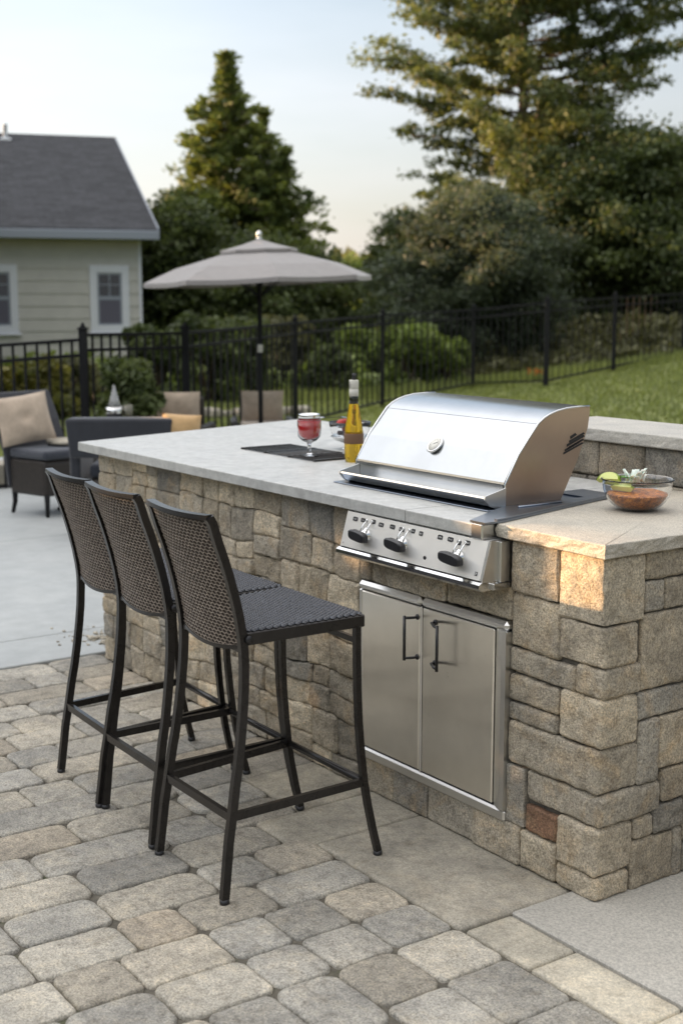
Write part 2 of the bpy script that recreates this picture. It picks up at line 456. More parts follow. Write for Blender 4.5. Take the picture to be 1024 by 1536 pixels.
# thin high cloud lying over the sky dome
tc = wt.nodes.new('ShaderNodeTexCoord'); mp = wt.nodes.new('ShaderNodeMapping'); mp.inputs['Scale'].default_value = (1.2, 1.2, 5)
wt.links.new(tc.outputs['Generated'], mp.inputs[0])
nz = wt.nodes.new('ShaderNodeTexNoise'); nz.inputs['Scale'].default_value = 1.6; nz.inputs['Detail'].default_value = 5; nz.inputs['Roughness'].default_value = .55
wt.links.new(mp.outputs[0], nz.inputs['Vector'])
rp = wt.nodes.new('ShaderNodeValToRGB'); rp.color_ramp.elements[0].position = .42; rp.color_ramp.elements[0].color = (.55, .55, .55, 1)
rp.color_ramp.elements[1].position = .72; rp.color_ramp.elements[1].color = (.88, .88, .88, 1)
wt.links.new(nz.outputs['Fac'], rp.inputs[0])
mx = wt.nodes.new('ShaderNodeMix'); mx.data_type = 'RGBA'
wt.links.new(rp.outputs[0], mx.inputs[0]); wt.links.new(sky.outputs[0], mx.inputs[6]); 
cr = wt.nodes.new('ShaderNodeValToRGB'); ce = cr.color_ramp.elements
for i_ in range(2): ce.new(.5)
for i_, (p_, c_) in enumerate(((0., (.60, .54, .50)), (.12, (.56, .57, .59)), (.34, (.44, .535, .655)), (.62, (.58, .55, .52)))): ce[i_].position = p_; ce[i_].color = (*c_, 1)
sp0 = wt.nodes.new('ShaderNodeSeparateXYZ'); wt.links.new(tc.outputs['Generated'], sp0.inputs[0]); wt.links.new(sp0.outputs['Z'], cr.inputs[0])
vx = wt.nodes.new('ShaderNodeVectorMath'); vx.operation = 'SCALE'; vx.inputs['Scale'].default_value = 8.2
wt.links.new(cr.outputs[0], vx.inputs[0]); wt.links.new(vx.outputs[0], mx.inputs[7])
# the veil is thin near the horizon and brightest overhead
sp = wt.nodes.new('ShaderNodeSeparateXYZ'); wt.links.new(tc.outputs['Generated'], sp.inputs[0])
mr = wt.nodes.new('ShaderNodeMapRange'); mr.interpolation_type = 'SMOOTHSTEP'
for i_, v_ in ((1, .30), (2, .85), (3, .66), (4, 2.0)): mr.inputs[i_].default_value = v_
wt.links.new(sp.outputs['Z'], mr.inputs[0])
vm = wt.nodes.new('ShaderNodeVectorMath'); vm.operation = 'SCALE'
# and brighter on the sun's side than away from it
dt = wt.nodes.new('ShaderNodeVectorMath'); dt.operation = 'DOT_PRODUCT'; wt.links.new(tc.outputs['Generated'], dt.inputs[0]); dt.inputs[1].default_value = (float(SUN_H[0]), float(SUN_H[1]), .15)
ms = wt.nodes.new('ShaderNodeMapRange'); ms.interpolation_type = 'SMOOTHSTEP'
for i_, v_ in ((1, -.75), (2, .95), (3, .66), (4, 1.62)): ms.inputs[i_].default_value = v_
wt.links.new(dt.outputs['Value'], ms.inputs[0])
mm = wt.nodes.new('ShaderNodeMath'); mm.operation = 'MULTIPLY'; wt.links.new(mr.outputs[0], mm.inputs[0]); wt.links.new(ms.outputs[0], mm.inputs[1])
wt.links.new(mx.outputs[2], vm.inputs[0]); wt.links.new(mm.outputs[0], vm.inputs['Scale'])
wt.links.new(vm.outputs[0], bg.inputs[0]); bg.inputs[1].default_value = .12
sl = bpy.data.lights.new('sun', 'SUN'); sl.energy = 5; sl.angle = radians(.4); sl.color = (1, .63, .34)
so = bpy.data.objects.new('sun', sl); COL.objects.link(so)
so.rotation_euler = Vector(-SUND).to_track_quat('-Z', 'Y').to_euler(); so.location = (-6, -5, 8)
vs = SC.view_settings; SC.display_settings.display_device = 'sRGB'
vs.view_transform = 'Standard'; vs.look = 'None'; vs.gamma = 1; vs.exposure = 1.06
SC.cycles.use_denoising = True; SC.cycles.max_bounces = 8; SC.cycles.transparent_max_bounces = 16
SC.cycles.sample_clamp_indirect = 6; SC.cycles.caustics_reflective = False
# ================================================================== GROUND
def strct(o): o['kind'] = 'structure'; return o
# lawn sheet, out to the horizon, in the camera's bearing frame
sx = np.concatenate([np.linspace(-300, -42, 12), np.linspace(-40, 40, 81), np.linspace(42, 300, 12)])
dx = np.concatenate([np.linspace(-60, -4, 8), np.linspace(-3, 45, 61), np.linspace(48, 700, 24)])
S_, D_ = np.meshgrid(sx, dx, indexing='ij')
Zt = terr(S_, D_) - .03
Vt = CAM * [1, 1, 0] + RT * S_.reshape(-1, 1) + FH * D_.reshape(-1, 1); Vt[:, 2] = Zt.ravel()
ar = np.arange(S_.size).reshape(S_.shape)
q = np.stack([ar[:-1, :-1].ravel(), ar[1:, :-1].ravel(), ar[1:, 1:].ravel(), ar[:-1, 1:].ravel()], 1)
strct(np_mesh('lawn', Vt, q, np.full((len(Vt), 3), .5), M['lawn'], smooth=True))

b = MB(); b.box((-10.6, -6, -.10), (6, 5.2, -.012)); strct(b.build('patio_bed', M['joint']))

def tile(mb, x0, x1, y0, y1, R, tint, seed, top=0.0, gap=.0035, crown=.003, rough=.0014, wob=.0022, dep=.03):
    x0 += gap; x1 -= gap; y0 += gap; y1 -= gap
    w = x1 - x0; h = y1 - y0; R = min(R, w * .45, h * .45)
    per = []
    def seg(ax, ay, bx, by, n):
        for i in range(n): per.append((ax + (bx - ax) * i / n, ay + (by - ay) * i / n))
    def arc(cx, cy, a0, n):
        for i in range(n):
            a = a0 + pi / 2 * i / n; per.append((cx + R * cos(a), cy + R * sin(a)))
    nx = max(3, int(w / .025)); ny = max(3, int(h / .025))
    arc(x1 - R, y0 + R, -pi / 2, 5); seg(x1, y0 + R, x1, y1 - R, ny); arc(x1 - R, y1 - R, 0, 5); seg(x1 - R, y1, x0 + R, y1, nx)
    arc(x0 + R, y1 - R, pi / 2, 5); seg(x0, y1 - R, x0, y0 + R, ny); arc(x0 + R, y0 + R, pi, 5); seg(x0 + R, y0, x1 - R, y0, nx)
    per = np.array(per); n = len(per); c = np.array([(x0 + x1) / 2, (y0 + y1) / 2])
    d = per - c; L = np.linalg.norm(d, axis=1)
    wn = fbm(np.c_[per * 9, np.full(n, seed * 1.7)], 2, 9) * wob
    per = c + d * ((L - np.abs(wn)) / L)[:, None]
    ins = [0, 0, .002, .006, .013, .026, .045, .07, .1]
    zz = [-dep, -.008, -.0030, -.0008, 0, .0004, .0008, .001, .001]
    V = []
    mn = min(w, h) / 2
    tl = (random.random() - .5) * .004, (random.random() - .5) * .004
    for k, (i_, z) in enumerate(zip(ins, zz)):
        f = 1 - min(i_ / mn, .93) if i_ < mn * .9 else .1 * (len(ins) - k) / 3
        pp = c + (per - c) * f
        zn = 0 if k < 1 else (fbm(np.c_[pp * 30, np.full(n, seed)], 3, 4) * rough)
        zt = (pp - c) @ np.array(tl) * 4
        V.append(np.c_[pp, np.full(n, top + z * (1 if k < 5 else crown / .002)) + zn + zt])
    V.append(np.array([[c[0], c[1], top + crown]]))
    V = np.concatenate(V); K = len(ins); F = []
    for k in range(K - 1):
        for i in range(n):
            j = (i + 1) % n; F.append((k*n+i, k*n+j, (k+1)*n+j, (k+1)*n+i))
    for i in range(n): F.append(((K-1)*n+i, (K-1)*n+(i+1) % n, K*n))
    mb.add(V, F, tint, True)
def tn(lo=0, hi=1): return (lo + (hi - lo) * random.random(), random.random(), random.random())

pv = MB(); sd = 0
slabs = []
# columns of pavers running away from the viewer, left of the grill
edges = [-.115 - .172 * k for k in range(0, 18)]
edges[-1] = -3.045
def hit(x, y0, y1): return any(a[0] - .01 < x < a[1] + .01 and not (y1 <= a[2] + .005 or y0 >= a[3] - .005) for a in SL)
SL = [(-.745, -.10, -.372, .02), (-.985, -.745, -.435, .02), (-1.33, -.985, -.27, .02)]
fixed = {1: [-1.14, -.90, -.735, -.56, -.372], 2: [-1.33, -1.07, -.90, -.66, -.372], 3: [-1.30, -1.05, -.745, -.56, -.372], 4: [-1.30, -1.03, -.735, -.372],
         7: [-1.09, -.71, -.50, -.27], 0: [-1.36, -1.14, -.90, -.735, -.56, -.372]}
for k in range(17):
    xa, xb = edges[k + 1], edges[k]; xm = (xa + xb) / 2
    ytop = .02
    for s_ in SL:
        if s_[0] < xm < s_[1]: ytop = s_[2]
    ys = [ytop]
    if k + 0 in fixed and False: pass
    f = fixed.get(k)
    if f: ys = sorted([y for y in f if y <= ytop + .001] + [ytop], reverse=True); ys = [ys[0]] + [y for i, y in enumerate(ys[1:]) if ys[i] - y > .05]
    while ys[-1] > -2.7: ys.append(ys[-1] - random.choice([.172, .172, .255, .255, .255, .375]) - random.uniform(-.012, .012))
    for a, c in zip(ys[1:], ys[:-1]):
        sd += 1
        j = random.uniform(-.006, .006)
        tile(pv, xa + j * .5, xb + j * .5, a, c, random.uniform(.018, .042), tn(), sd, top=random.uniform(-.0025, .0015), gap=.0014)
# rows of pavers to the right of that, running sideways
rows = [-.375, -.575, -.755, -.925, -1.095, -1.27, -1.44, -1.62, -1.79, -1.96, -2.13, -2.3, -2.47, -2.64]
fx_ = {0: [-.115, .075, .30], 1: [-.115, .09, .34]}
for k in range(len(rows) - 1):
    xs = list(fx_.get(k, [-.115 + random.choice([0, 0])]))
    while xs[-1] < 1.9: xs.append(xs[-1] + random.choice([.172, .255, .255, .33]) + random.uniform(-.01, .01))
    for a, c in zip(xs[:-1], xs[1:]):
        sd += 1
        tile(pv, a, c, rows[k + 1], rows[k], random.uniform(.018, .040), tn(0, .85), sd, top=random.uniform(-.0025, .0015), gap=.0014)
strct(pv.build('paver_patio', M['paver']))
# large smooth border pavers
sb = MB()
for (a, c, d, e) in SL: tile(sb, a, c, d, e, .006, tn(), sd, gap=.0015, crown=.0008, rough=.0004, wob=.0012); sd += 1
xs = [-.09, .145, .475, .80, 1.13, 1.46, 1.8]
for a, c in zip(xs[:-1], xs[1:]): tile(sb, a, c, -.370, -.215, .008, tn(), sd, gap=.002, crown=.0008, rough=.0005, wob=.0015); sd += 1
strct(sb.build('border_pavers', M['slab']))
# concrete
cc = MB()
c2 = MB(); c2.box((-.092, -.210, -.03), (3.2, 3.0, .003), bev=.004); strct(c2.build('concrete_slab', M['concrete2']))
xs = [-3.05, -3.47, -5.95, -8.4, -10.5]; ys = [5.1, 2.3, -.95, -3.4, -6]
for i in range(4):
    for j in range(4 if i else 1):
        y1, y0 = (ys[j], ys[j + 1]) if i else (5.1, -6)
        cc.box((xs[i + 1] + .004, y0 + .004, -.03), (xs[i] - .004, y1 - .004, .001), bev=.004)
cc.box((-3.045, 1.45, -.03), (-.10, 5.1, .001), bev=.004)
strct(cc.build('concrete_patio', M['concrete']))
# sandy rubble swept against the end of the island
V = []; Q = []; T = []
rb = MB()
for i in range(260):
    r = random.uniform(.002, .009) * (1 if random.random() < .93 else 2.2)
    x = random.gauss(-3.30, .09); y = random.gauss(.20, .10)
    rb.rock((x - r, y - r * .8, .0), (x + r, y + r * .8, r * .9), r=r * .4, seg=r, amp=r * .2, tint=tn(.5, .9), seed=i)
ro = rb.build('sand_rubble', M['paver']); ro['kind'] = 'stuff'; ro['label'] = 'loose sandy rubble lying on the concrete by the island end'; ro['category'] = 'rubble'

# ================================================================== ISLAND
island = thing('kitchen_island', 'stone veneer outdoor kitchen island with pale countertop and built in grill', 'kitchen island', (-1.5, .6, 0))
def guill(x0, x1, y0, y1, wmax, hmax, wmin, hmin, out, rnd=random):
    w, h = x1 - x0, y1 - y0
    cw, ch = w > wmax, h > hmax
    if not cw and not ch:
        out.append((x0, x1, y0, y1)); return
    if cw and (not ch or w / wmax > h / hmax * rnd.uniform(.7, 1.4)):
        t = x0 + w * rnd.uniform(.36, .64); 
        if t - x0 < wmin or x1 - t < wmin: t = (x0 + x1) / 2
        guill(x0, t, y0, y1, wmax * rnd.uniform(.92, 1.1), hmax, wmin, hmin, out); guill(t, x1, y0, y1, wmax * rnd.uniform(.92, 1.1), hmax, wmin, hmin, out)
    else:
        t = y0 + h * rnd.uniform(.36, .64)
        if t - y0 < hmin or y1 - t < hmin: t = (y0 + y1) / 2
        guill(x0, x1, y0, t, wmax, hmax * rnd.uniform(.9, 1.12), wmin, hmin, out); guill(x0, x1, t, y1, wmax, hmax * rnd.uniform(.9, 1.12), wmin, hmin, out)
def wfront(p):
    q = p * np.array([5.5, 5.5, 5.5])
    k = np.clip((-1.02 - p[:, 0]) / .15, 0, 1) * .010 + .004
    return np.c_[vnoise(q, 31) * k, np.zeros(len(p)), vnoise(q + 7, 32) * k * np.clip(p[:, 2] / .1, 0, 1) * np.clip((.912 - p[:, 2]) / .1, 0, 1)]
random.seed(21)
wl = MB()
G = .0014
TOPZ = .911
def fstone(x0, x1, z0, z1, yf=0., yb=.09, tint=None, r=None, amp=.0045, skip=('+y',)):
    global sd; sd += 1
    yf = yf + random.uniform(-.006, .003)
    wl.rock((x0 + G, yf, z0 + G), (x1 - G, yb, z1 - G), r=r or random.uniform(.005, .009), seg=.011, amp=amp, tint=tint or tn(.0, .88), seed=sd, warp=wfront, skip=skip)
rects = []
# tall stones first, then the field is split freely
for (a, b_) in ((-2.95, -2.42), (-2.42, -1.93), (-1.93, -1.50), (-1.50, -1.043)):
    guill(a, b_, 0.0, .912, .205, .135, .075, .065, rects)
for (a, b_, c, d) in rects: fstone(a, b_, c, d, amp=.0065, r=random.uniform(.005, .010))
for (a, b_) in ((-1.043, -.872), (-.872, -.70), (-.70, -.49), (-.49, -.292)): fstone(a, b_, 0, .113)
for (a, b_) in ((-1.043, -.98), (-.98, -.624), (-.624, -.347)): fstone(a, b_, .683, .790)
FR = [(-.347,-.165,.772,.915,(.4,.45,0)), (-.347,-.160,.618,.768,(.62,.6,0)), (-.347,-.100,.546,.614,(.35,.5,0)), (-.347,-.156,.466,.542,(.5,.45,0)),
      (-.347,-.158,.410,.462,(.2,.3,0)), (-.347,-.272,.113,.284,(.1,.55,0)), (-.272,-.150,.110,.188,(1,.3,0)), (-.292,-.152,.0,.106,(.75,.6,0))]
for (a, b_, c, d, t) in FR: fstone(a, b_, c, d, tint=t)
# the corner stones carry round both faces
CR = [(-.162, .147, .737, .915, (.7,.75,0)), (-.158, .124, .627, .735, (.6,.6,0)), (-.098, .140, .547, .625, (.4,.4,0)), (-.154, .136, .413, .545, (.66,.8,0)),
      (-.347, .146, .290, .411, (.36,.35,0)), (-.272, .236, .202, .288, (.3,.55,0)), (-.150, .134, .068, .200, (.55,.7,0)), (-.150, .126, .0, .066, (.66,.6,0))]
for i, (a, yb, c, d, t) in enumerate(CR):
    sd += 1; o_ = random.uniform(-.004, .004)
    wl.rock((a + G, o_ - .002, c + G), (o_, yb - G, d - G), r=.011 if i > 2 else .007, seg=.011, amp=.005, tint=t, seed=sd, skip=())
# right hand face, from the photograph and on beyond the frame
def rstone(y0, y1, z0, z1, tint=None):
    global sd; sd += 1
    o_ = random.uniform(-.004, .004)
    wl.rock((-.09, y0 + G, z0 + G), (o_, y1 - G, z1 - G), r=.009, seg=.012, amp=.004, tint=tint or tn(0, .85), seed=sd, skip=('-x',))
for (a, b_, c, d, *tt_) in [(.147,.33,.838,.915),(.147,.226,.752,.836),(.226,.33,.752,.836),(.141,.33,.546,.750,(.58,.5,0)),(.137,.33,.466,.543),(.142,.224,.290,.464),(.224,.33,.318,.464),
                      (.238,.33,.222,.316),(.137,.21,.140,.200),(.21,.33,.140,.2195),(.128,.292,.0,.138),(.292,.33,.0,.138)]: rstone(a, b_, c, d, *tt_)
rr = []; guill(.33, .875, 0, .915, .24, .14, .08, .06, rr)
for v in rr: rstone(*v)
# end face on the left and the back, out of sight of the photograph
def estone(b, p0, p1, z0, z1, seed):
    pass
wall_ = wl.build('stone_wall', M['wall_stone'], island)
core = MB()
core.prism([(-2.93, .015), (-1.20, .015), (-1.20, 1.36), (-3.27, 1.36)], .0, .905)
core.box((-1.25, .0155, .0), (-1.046, .86, .905)); core.box((-1.05, .065, .0), (-.335, .86, .905)); core.box((-1.05, .012, .0), (-.335, .07, .105)); core.box((-1.05, .012, .69), (-.335, .07, .905)); core.box((-.34, .017, .0), (-.016, .88, .905))
core.build('mortar_core', M['mortar'], island)
random.seed(5)
bk = MB()
for j in range(7):
    z0, z1 = .13 * j, .13 * j + .127; y = 0.095
    while y < 1.3:
        L = random.choice([.2, .26, .33]); sd += 1
        y1 = min(y + L, 1.38); xo = lambda yy: -2.955 - .335 * (yy / 1.36)
        sl_ = -.335 / 1.36
        bk.rock((-.06, y + G, z0 + G), (.03, y1 - G, z1 - G), r=.014, seg=.03, amp=.005, tint=tn(0, .88), seed=sd,
                warp=lambda p: np.c_[-2.945 - .02 + (p[:, 1]) * sl_ - p[:, 0] * 2 - 0.0, np.zeros(len(p)), np.zeros(len(p))] * np.array([1, 0, 0]))
        y = y1
    x = -3.3
    while x < -1.25:
        L = random.choice([.22, .28, .34]); x1 = min(x + L, -1.2); sd += 1
        bk.rock((x + G, 1.30, z0 + G), (x1 - G, 1.385, z1 - G), r=.014, seg=.03, amp=.005, tint=tn(0, .88), seed=sd, skip=('-y',)); x = x1
bk.build('end_stones', M['wall_stone'], island)

def slab_edges(poly, z0, z1, bev=.004, rough=0.0, seg=.02, seed=0, fan=False):
    """a slab with eased and slightly uneven edges; poly counter-clockwise"""
    mb = MB(); P2 = []
    n = len(poly)
    for i in range(n):
        a = np.array(poly[i]); b = np.array(poly[(i+1) % n]); L = np.linalg.norm(b - a); k = max(1, int(L / seg))
        for j in range(k): P2.append(a + (b - a) * j / k)
    P2 = np.array(P2); N = len(P2)
    nx = np.roll(P2, -1, 0) - np.roll(P2, 1, 0); nx = np.c_[nx[:, 1], -nx[:, 0]]; nx /= np.linalg.norm(nx, axis=1)[:, None]
    h = z1 - z0
    lv = [(z0, bev), (z0 + bev, 0)] + [(z0 + h * t, 0) for t in ((.3, .5, .7) if rough else ())] + [(z1 - bev, 0), (z1 - bev * .3, bev * .3), (z1, bev)]
    V = []
    for (z, ins) in lv:
        dsp = (fbm(np.c_[P2 * 28, np.full(N, z * 60 + seed)], 3, 2) * rough - rough) if rough else 0
        pp = P2 - nx * (ins - dsp)[:, None] if rough else P2 - nx * ins
        V.append(np.c_[pp, np.full(N, z)])
    F = []
    for k in range(len(lv) - 1):
        for i in range(N):
            j = (i + 1) % N; F.append((k*N+i, k*N+j, (k+1)*N+j, (k+1)*N+i))
    F.append(tuple(range(N))[::-1]); Vv = np.concatenate(V); k = (len(lv)-1)*N
    if fan:
        Vv = np.concatenate([Vv, [[*P2.mean(0), z1]]]); F += [(k+i, k+(i+1) % N, len(Vv)-1) for i in range(N)]
    else: F.append(tuple(range(k, k+N)))
    mb.add(Vv, F, None, False); return mb
main = [(-3.02, -.062), (-.392, -.062), (-.392, .18), (-1.15, .9), (-1.15, 1.37), (-3.42, 1.37)]
# the grill cut-out is covered by the grill body; the slab runs under it
main = [(-3.02, -.062), (-.738, -.062), (-.738, .86), (-1.22, .86), (-1.22, 1.37), (-3.42, 1.37)]
slab_edges(main, .912, .949, .003, .0008, .02).build('countertop', M['counter'], island, label='long pale grey countertop left of the grill')
main2 = [(-.736, -.062), (-.443, -.062), (-.443, .86), (-.736, .86)]
slab_edges(main2, .912, .9485, .003, .0008, .02).build('countertop', M['counter'], island, label='short countertop strip in front of the hood')
gr = [(-.392, -.024), (.016, -.024), (.016, .875), (-.62, .875)]
slab_edges(gr, .915, .9515, .003, .0035, .008, fan=True).build('side_countertop', M['granite'], island, label='grey speckled granite top with rough chiselled edge')

# access doors ----------------------------------------------------------------
fr = MB()
x0, x1, z0, z1 = -1.036, -.344, .112, .684
t = .016
fr.box((x0, -.016, z1 - .028), (-.7235, .06, z1), bev=.010); fr.box((-.7205, -.016, z1 - .028), (x1, .06, z1), bev=.010)
fr.box((x0, -.014, z0), (x1, .06, z0 + .034), bev=.006)
fr.box((x0, -.010, z0 + .034), (x0 + .014, .06, z1 - .028), bev=.004)
fr.prism([(-.398, -.004), (-.362, -.018), (x1, -.018), (x1, .06), (-.398, .06)], z0 + .034, z1 - .028)
fr.box((-.728, -.012, z0 + .034), (-.7185, .06, z1 - .028), bev=.003)
dfo = fr.build('door_frame', M['steel'], island)
def adoor(a, b_, hx, mx_):
    d = MB(); d.box((a, -.010, z0 + .038), (b_, .012, z1 - .031), bev=.003)
    # rolled top lip
    do = d.build('cabinet_door', M['steel_door'], island)
    h = MB(); yb = -.050
    h.tube([(hx, yb, .493), (hx, yb, .628)], .0048, 10)
    for zz in (.500, .622):
        h.tube([(hx, yb, zz), ((hx * .6 + mx_ * .4), yb + .006, zz), (mx_, -.026, zz), (mx_, -.009, zz)], .0042, 8)
        h.lathe([(.0, 0), (.008, 0), (.009, .003), (.006, .006), (0, .006)], (mx_, -.010, zz), 12, axis=(0, -1, 0))
    h.build('handle', M['black'], do)
adoor(-1.020, -.7305, -.752, -.738)
adoor(-.7165, -.401, -.600, -.655)
g_ = MB(); g_.box((x0 + .005, .0, z0 + .02), (x1 - .005, .05, z1 - .01)); g_.build('door_recess', M['gap'], island)

# burner grate let into the countertop -----------------------------------------
bg_ = MB(); gx0, gx1, gy0, gy1 = -2.375, -1.835, .362, .605
bt = MB(); bt.box((gx0, gy0, .9485), (gx1, gy1, .9502)); 
for k in range(10):
    y = gy0 + .008 + k * (gy1 - gy0 - .016) / 9
    bg_.tube([(gx0 + .004, y, .9545), (gx1 - .004, y, .9545)], .0034, 6)
for k in range(4):
    x = gx0 + .006 + k * (gx1 - gx0 - .012) / 3
    bg_.box((x - .005, gy0, .950), (x + .005, gy1, .9575), bev=.001)
bgo = bg_.build('burner_grate', M['frame'], island); bt.build('drip_pan', M['steel'], bgo)

# raised stone wall behind ------------------------------------------------------
rw = thing('raised_stone_wall', 'raised grey brown block wall with pale stone cap behind the grill', 'wall', (.4, 1.05, 0))
random.seed(9); b = MB()
for j, (za, zb) in enumerate(((.945, 1.012), (1.012, 1.078))):
    pass
rowz = [0, .13, .26, .39, .52, .65, .78, .865, .958, 1.079]
for j in range(9):
    za, zb = rowz[j], rowz[j + 1]; x = -1.22 - random.uniform(0, .1); 
    while x < 2.4:
        L = random.choice([.13, .17, .2, .24]); sd += 1
        b.rock((max(x, -1.22) + G, .888 + random.uniform(-.003, .003), za + G), (min(x + L, 2.4) - G, .96, zb - G), r=.008, seg=.014 if j > 6 else .03, amp=.003, tint=(random.uniform(0, .45), random.uniform(.0, .4), 0), seed=sd, skip=('+y',))
        x += L
b.build('block_face', M['wall_stone'], rw)
b = MB(); x = -1.22
for j in range(9):
    za, zb = rowz[j], rowz[j + 1]; x = -1.22
    while x < 2.4:
        L = random.choice([.2, .28, .34]); sd += 1
        b.rock((x + G, 1.10, za + G), (min(x + L, 2.4) - G, 1.185, zb - G), r=.008, seg=.04, amp=.003, tint=tn(0, .5), seed=sd, skip=('-y',)); x += L
b.box((-1.215, .93, 0), (2.39, 1.12, 1.077)); b.build('block_back', M['wall_stone'], rw)
cx = [-1.245, -.30, .62, 1.55, 2.42]
for a, c in zip(cx[:-1], cx[1:]): slab_edges([(a + .002, .862), (c - .002, .862), (c - .002, 1.235), (a + .002, 1.235)], 1.080, 1.1215, .004, .0022, .012, fan=True).build('cap_stone', M['cap'], rw)
# ================================================================== GRILL
grill = thing('gas_grill', 'stainless steel built in gas grill with curved closed hood', 'grill', (-.97, .25, .76))
XL, XR = -1.315, -.580
prof = [(.182,.955),(.180,1.020),(.231,1.104),(.270,1.150),(.307,1.192),(.330,1.207),(.353,1.217),(.385,1.226),(.423,1.2315),(.470,1.2335),(.515,1.2335),(.516,1.215),(.509,1.168),(.470,1.075),(.403,.955)]
# hood ends: stamped plates
def hood_end(x, d, mat, lab=None):
    h = MB(); h.prism(prof, x, x + d, axis=0); o = h.build('hood_end', mat, grill, label=lab)
    return o
# skin of the hood
sk = MB(); N_ = len(prof)
def strip(pts, xa, xb, mb, smooth=True, tint=None, n=2):
    V = []; F = []
    for (y, z) in pts:
        for k in range(n + 1): V.append((xa + (xb - xa) * k / n, y, z))
    w = n + 1
    for i in range(len(pts) - 1):
        for k in range(n): F.append((i*w+k, i*w+k+1, (i+1)*w+k+1, (i+1)*w+k))
    mb.add(V, F, tint, smooth)
face = [(.182,.955),(.180,1.020)]
def solid_strip(pts, xa, xb, th, mb):
    """a bent sheet: outline pts extruded with thickness th inward"""
    P_ = np.array(pts); d = np.gradient(P_, axis=0); nrm = np.c_[d[:, 1], -d[:, 0]]; nrm /= np.linalg.norm(nrm, axis=1)[:, None]
    inner = P_ + nrm * th
    V = [(x, *p) for x in (xa, xb) for p in list(P_) + list(inner)]
    n = len(P_); F = []
    for s in range(n - 1):
        F += [(s, s+1, 2*n+s+1, 2*n+s), (n+s, 3*n+s, 3*n+s+1, n+s+1), (s, n+s, n+s+1, s+1), (2*n+s, 2*n+s+1, 3*n+s+1, 3*n+s)]
    F += [(0, 2*n, 3*n, n), (n-1, 2*n-1, 4*n-1, 3*n-1)]
    mb.add(V, F, None, False)
low = MB(); solid_strip([(.182,.955),(.1795,.99),(.1795,1.018)], XL + .006, XR - .006, .004, low)
low.build('hood_skirt', M['steel_h'], grill)
fp = MB(); solid_strip([(.1795,1.0195),(.1815,1.026),(.231,1.104),(.270,1.1475),(.3065,1.1895)], XL + .004, XR - .004, .004, fp)
hood = fp.build('hood_front', M['steel_h'], grill)
for p_ in hood.data.polygons: p_.use_smooth = False
tp = MB(); solid_strip([(.3075,1.1905),(.318,1.1995),(.330,1.207),(.353,1.217),(.385,1.226),(.423,1.2315),(.470,1.2335),(.515,1.2335),(.516,1.215),(.509,1.168),(.470,1.075),(.403,.955)], XL + .004, XR - .004, .004, tp)
tpo = tp.build('hood_top', M['steel_h'], grill, shade=False)
bm = bmesh.new(); bm.from_mesh(tpo.data)
for f in bm.faces: f.smooth = True
for e in bm.edges:
    if len(e.link_faces) == 2 and e.calc_face_angle(0) > radians(28): e.smooth = False
bm.to_mesh(tpo.data); bm.free()
hood_end(XL - .002, .006, M['steel'])
he = hood_end(XR - .004, .007, M['steel_side'], 'right steel end plate of the hood, a warm reflection put into its colour')
# raised rim round the right end
rim = MB(); rp_ = [(XR + .001, y, z) for (y, z) in prof[:11]]
rim.tube(rp_, .0035, 6); rim.build('hood_rim', M['chrome'], grill); rim = MB(); rim.tube([(XL, y, z) for (y, z) in prof[:11]], .0035, 6); rim.build('hood_rim', M['chrome'], grill)
# slatted emblem stamped in the right end: slanting dark bars
em = MB()
def bar(ya, za, yb, zb, w):
    a = np.array([ya, za]); b_ = np.array([yb, zb]); d = (b_ - a) / np.linalg.norm(b_ - a); nn = np.array([-d[1], d[0]]) * w / 2
    pts = [a - nn - d * .002, b_ - nn + d * .004, b_ + nn, a + nn]; em.prism([tuple(p) for p in pts], XR + .003, XR + .0045, axis=0)
bar(.438, 1.143, .458, 1.152, .008); bar(.433, 1.131, .492, 1.153, .006); bar(.424, 1.120, .492, 1.145, .007); bar(.416, 1.106, .489, 1.134, .006)
bar(.411, 1.097, .487, 1.1235, .0055)
for k in range(5): bar(.428 + k * .011, 1.109 + k * .004, .434 + k * .011, 1.116 + k * .004, .003)
em.build('emblem', M['black'], grill)
# thermometer: round dial tipped with the hood face
nrm_ = Vector((0, -(1.1475 - 1.104), (.270 - .231))).normalized()
tcx = Vector((-.957, .232, 1.092)); tcx = Vector((-.955, .2275, 1.0985)) 
th = MB(); th.lathe([(.0, 0), (.029, 0), (.031, .003), (.0305, .007), (.0265, .009), (.025, .0075), (.0, .0075)], tcx, 32, axis=nrm_)
tho = th.build('thermometer', M['chrome'], grill)
m = NT('dial_face'); M['dial'] = m.fin((.75, .73, .66), .4)
dl = MB(); dl.lathe([(0, .0078), (.0245, .0078), (.0245, .0084), (0, .0084)], tcx, 28, axis=nrm_)
xa_ = Vector((1, 0, 0)); ya_ = nrm_.cross(xa_)
dlo = dl.build('dial', M['dial'], tho)
nd = MB()
for k in range(11):
    a = radians(225 - 27 * k); c_ = tcx + nrm_ * .0086; p0 = c_ + (xa_ * cos(a) - ya_ * sin(a) * -1) * .0150; p1 = c_ + (xa_ * cos(a) - ya_ * sin(a) * -1) * .0180
    nd.tube([p0, p1], .0005, 4)
c_ = tcx + nrm_ * .009; nd.tube([c_ - xa_ * .004, c_ + (xa_ * .8 + ya_ * .6) * .014], .0008, 4); nd.build('needle', M['black'], tho)
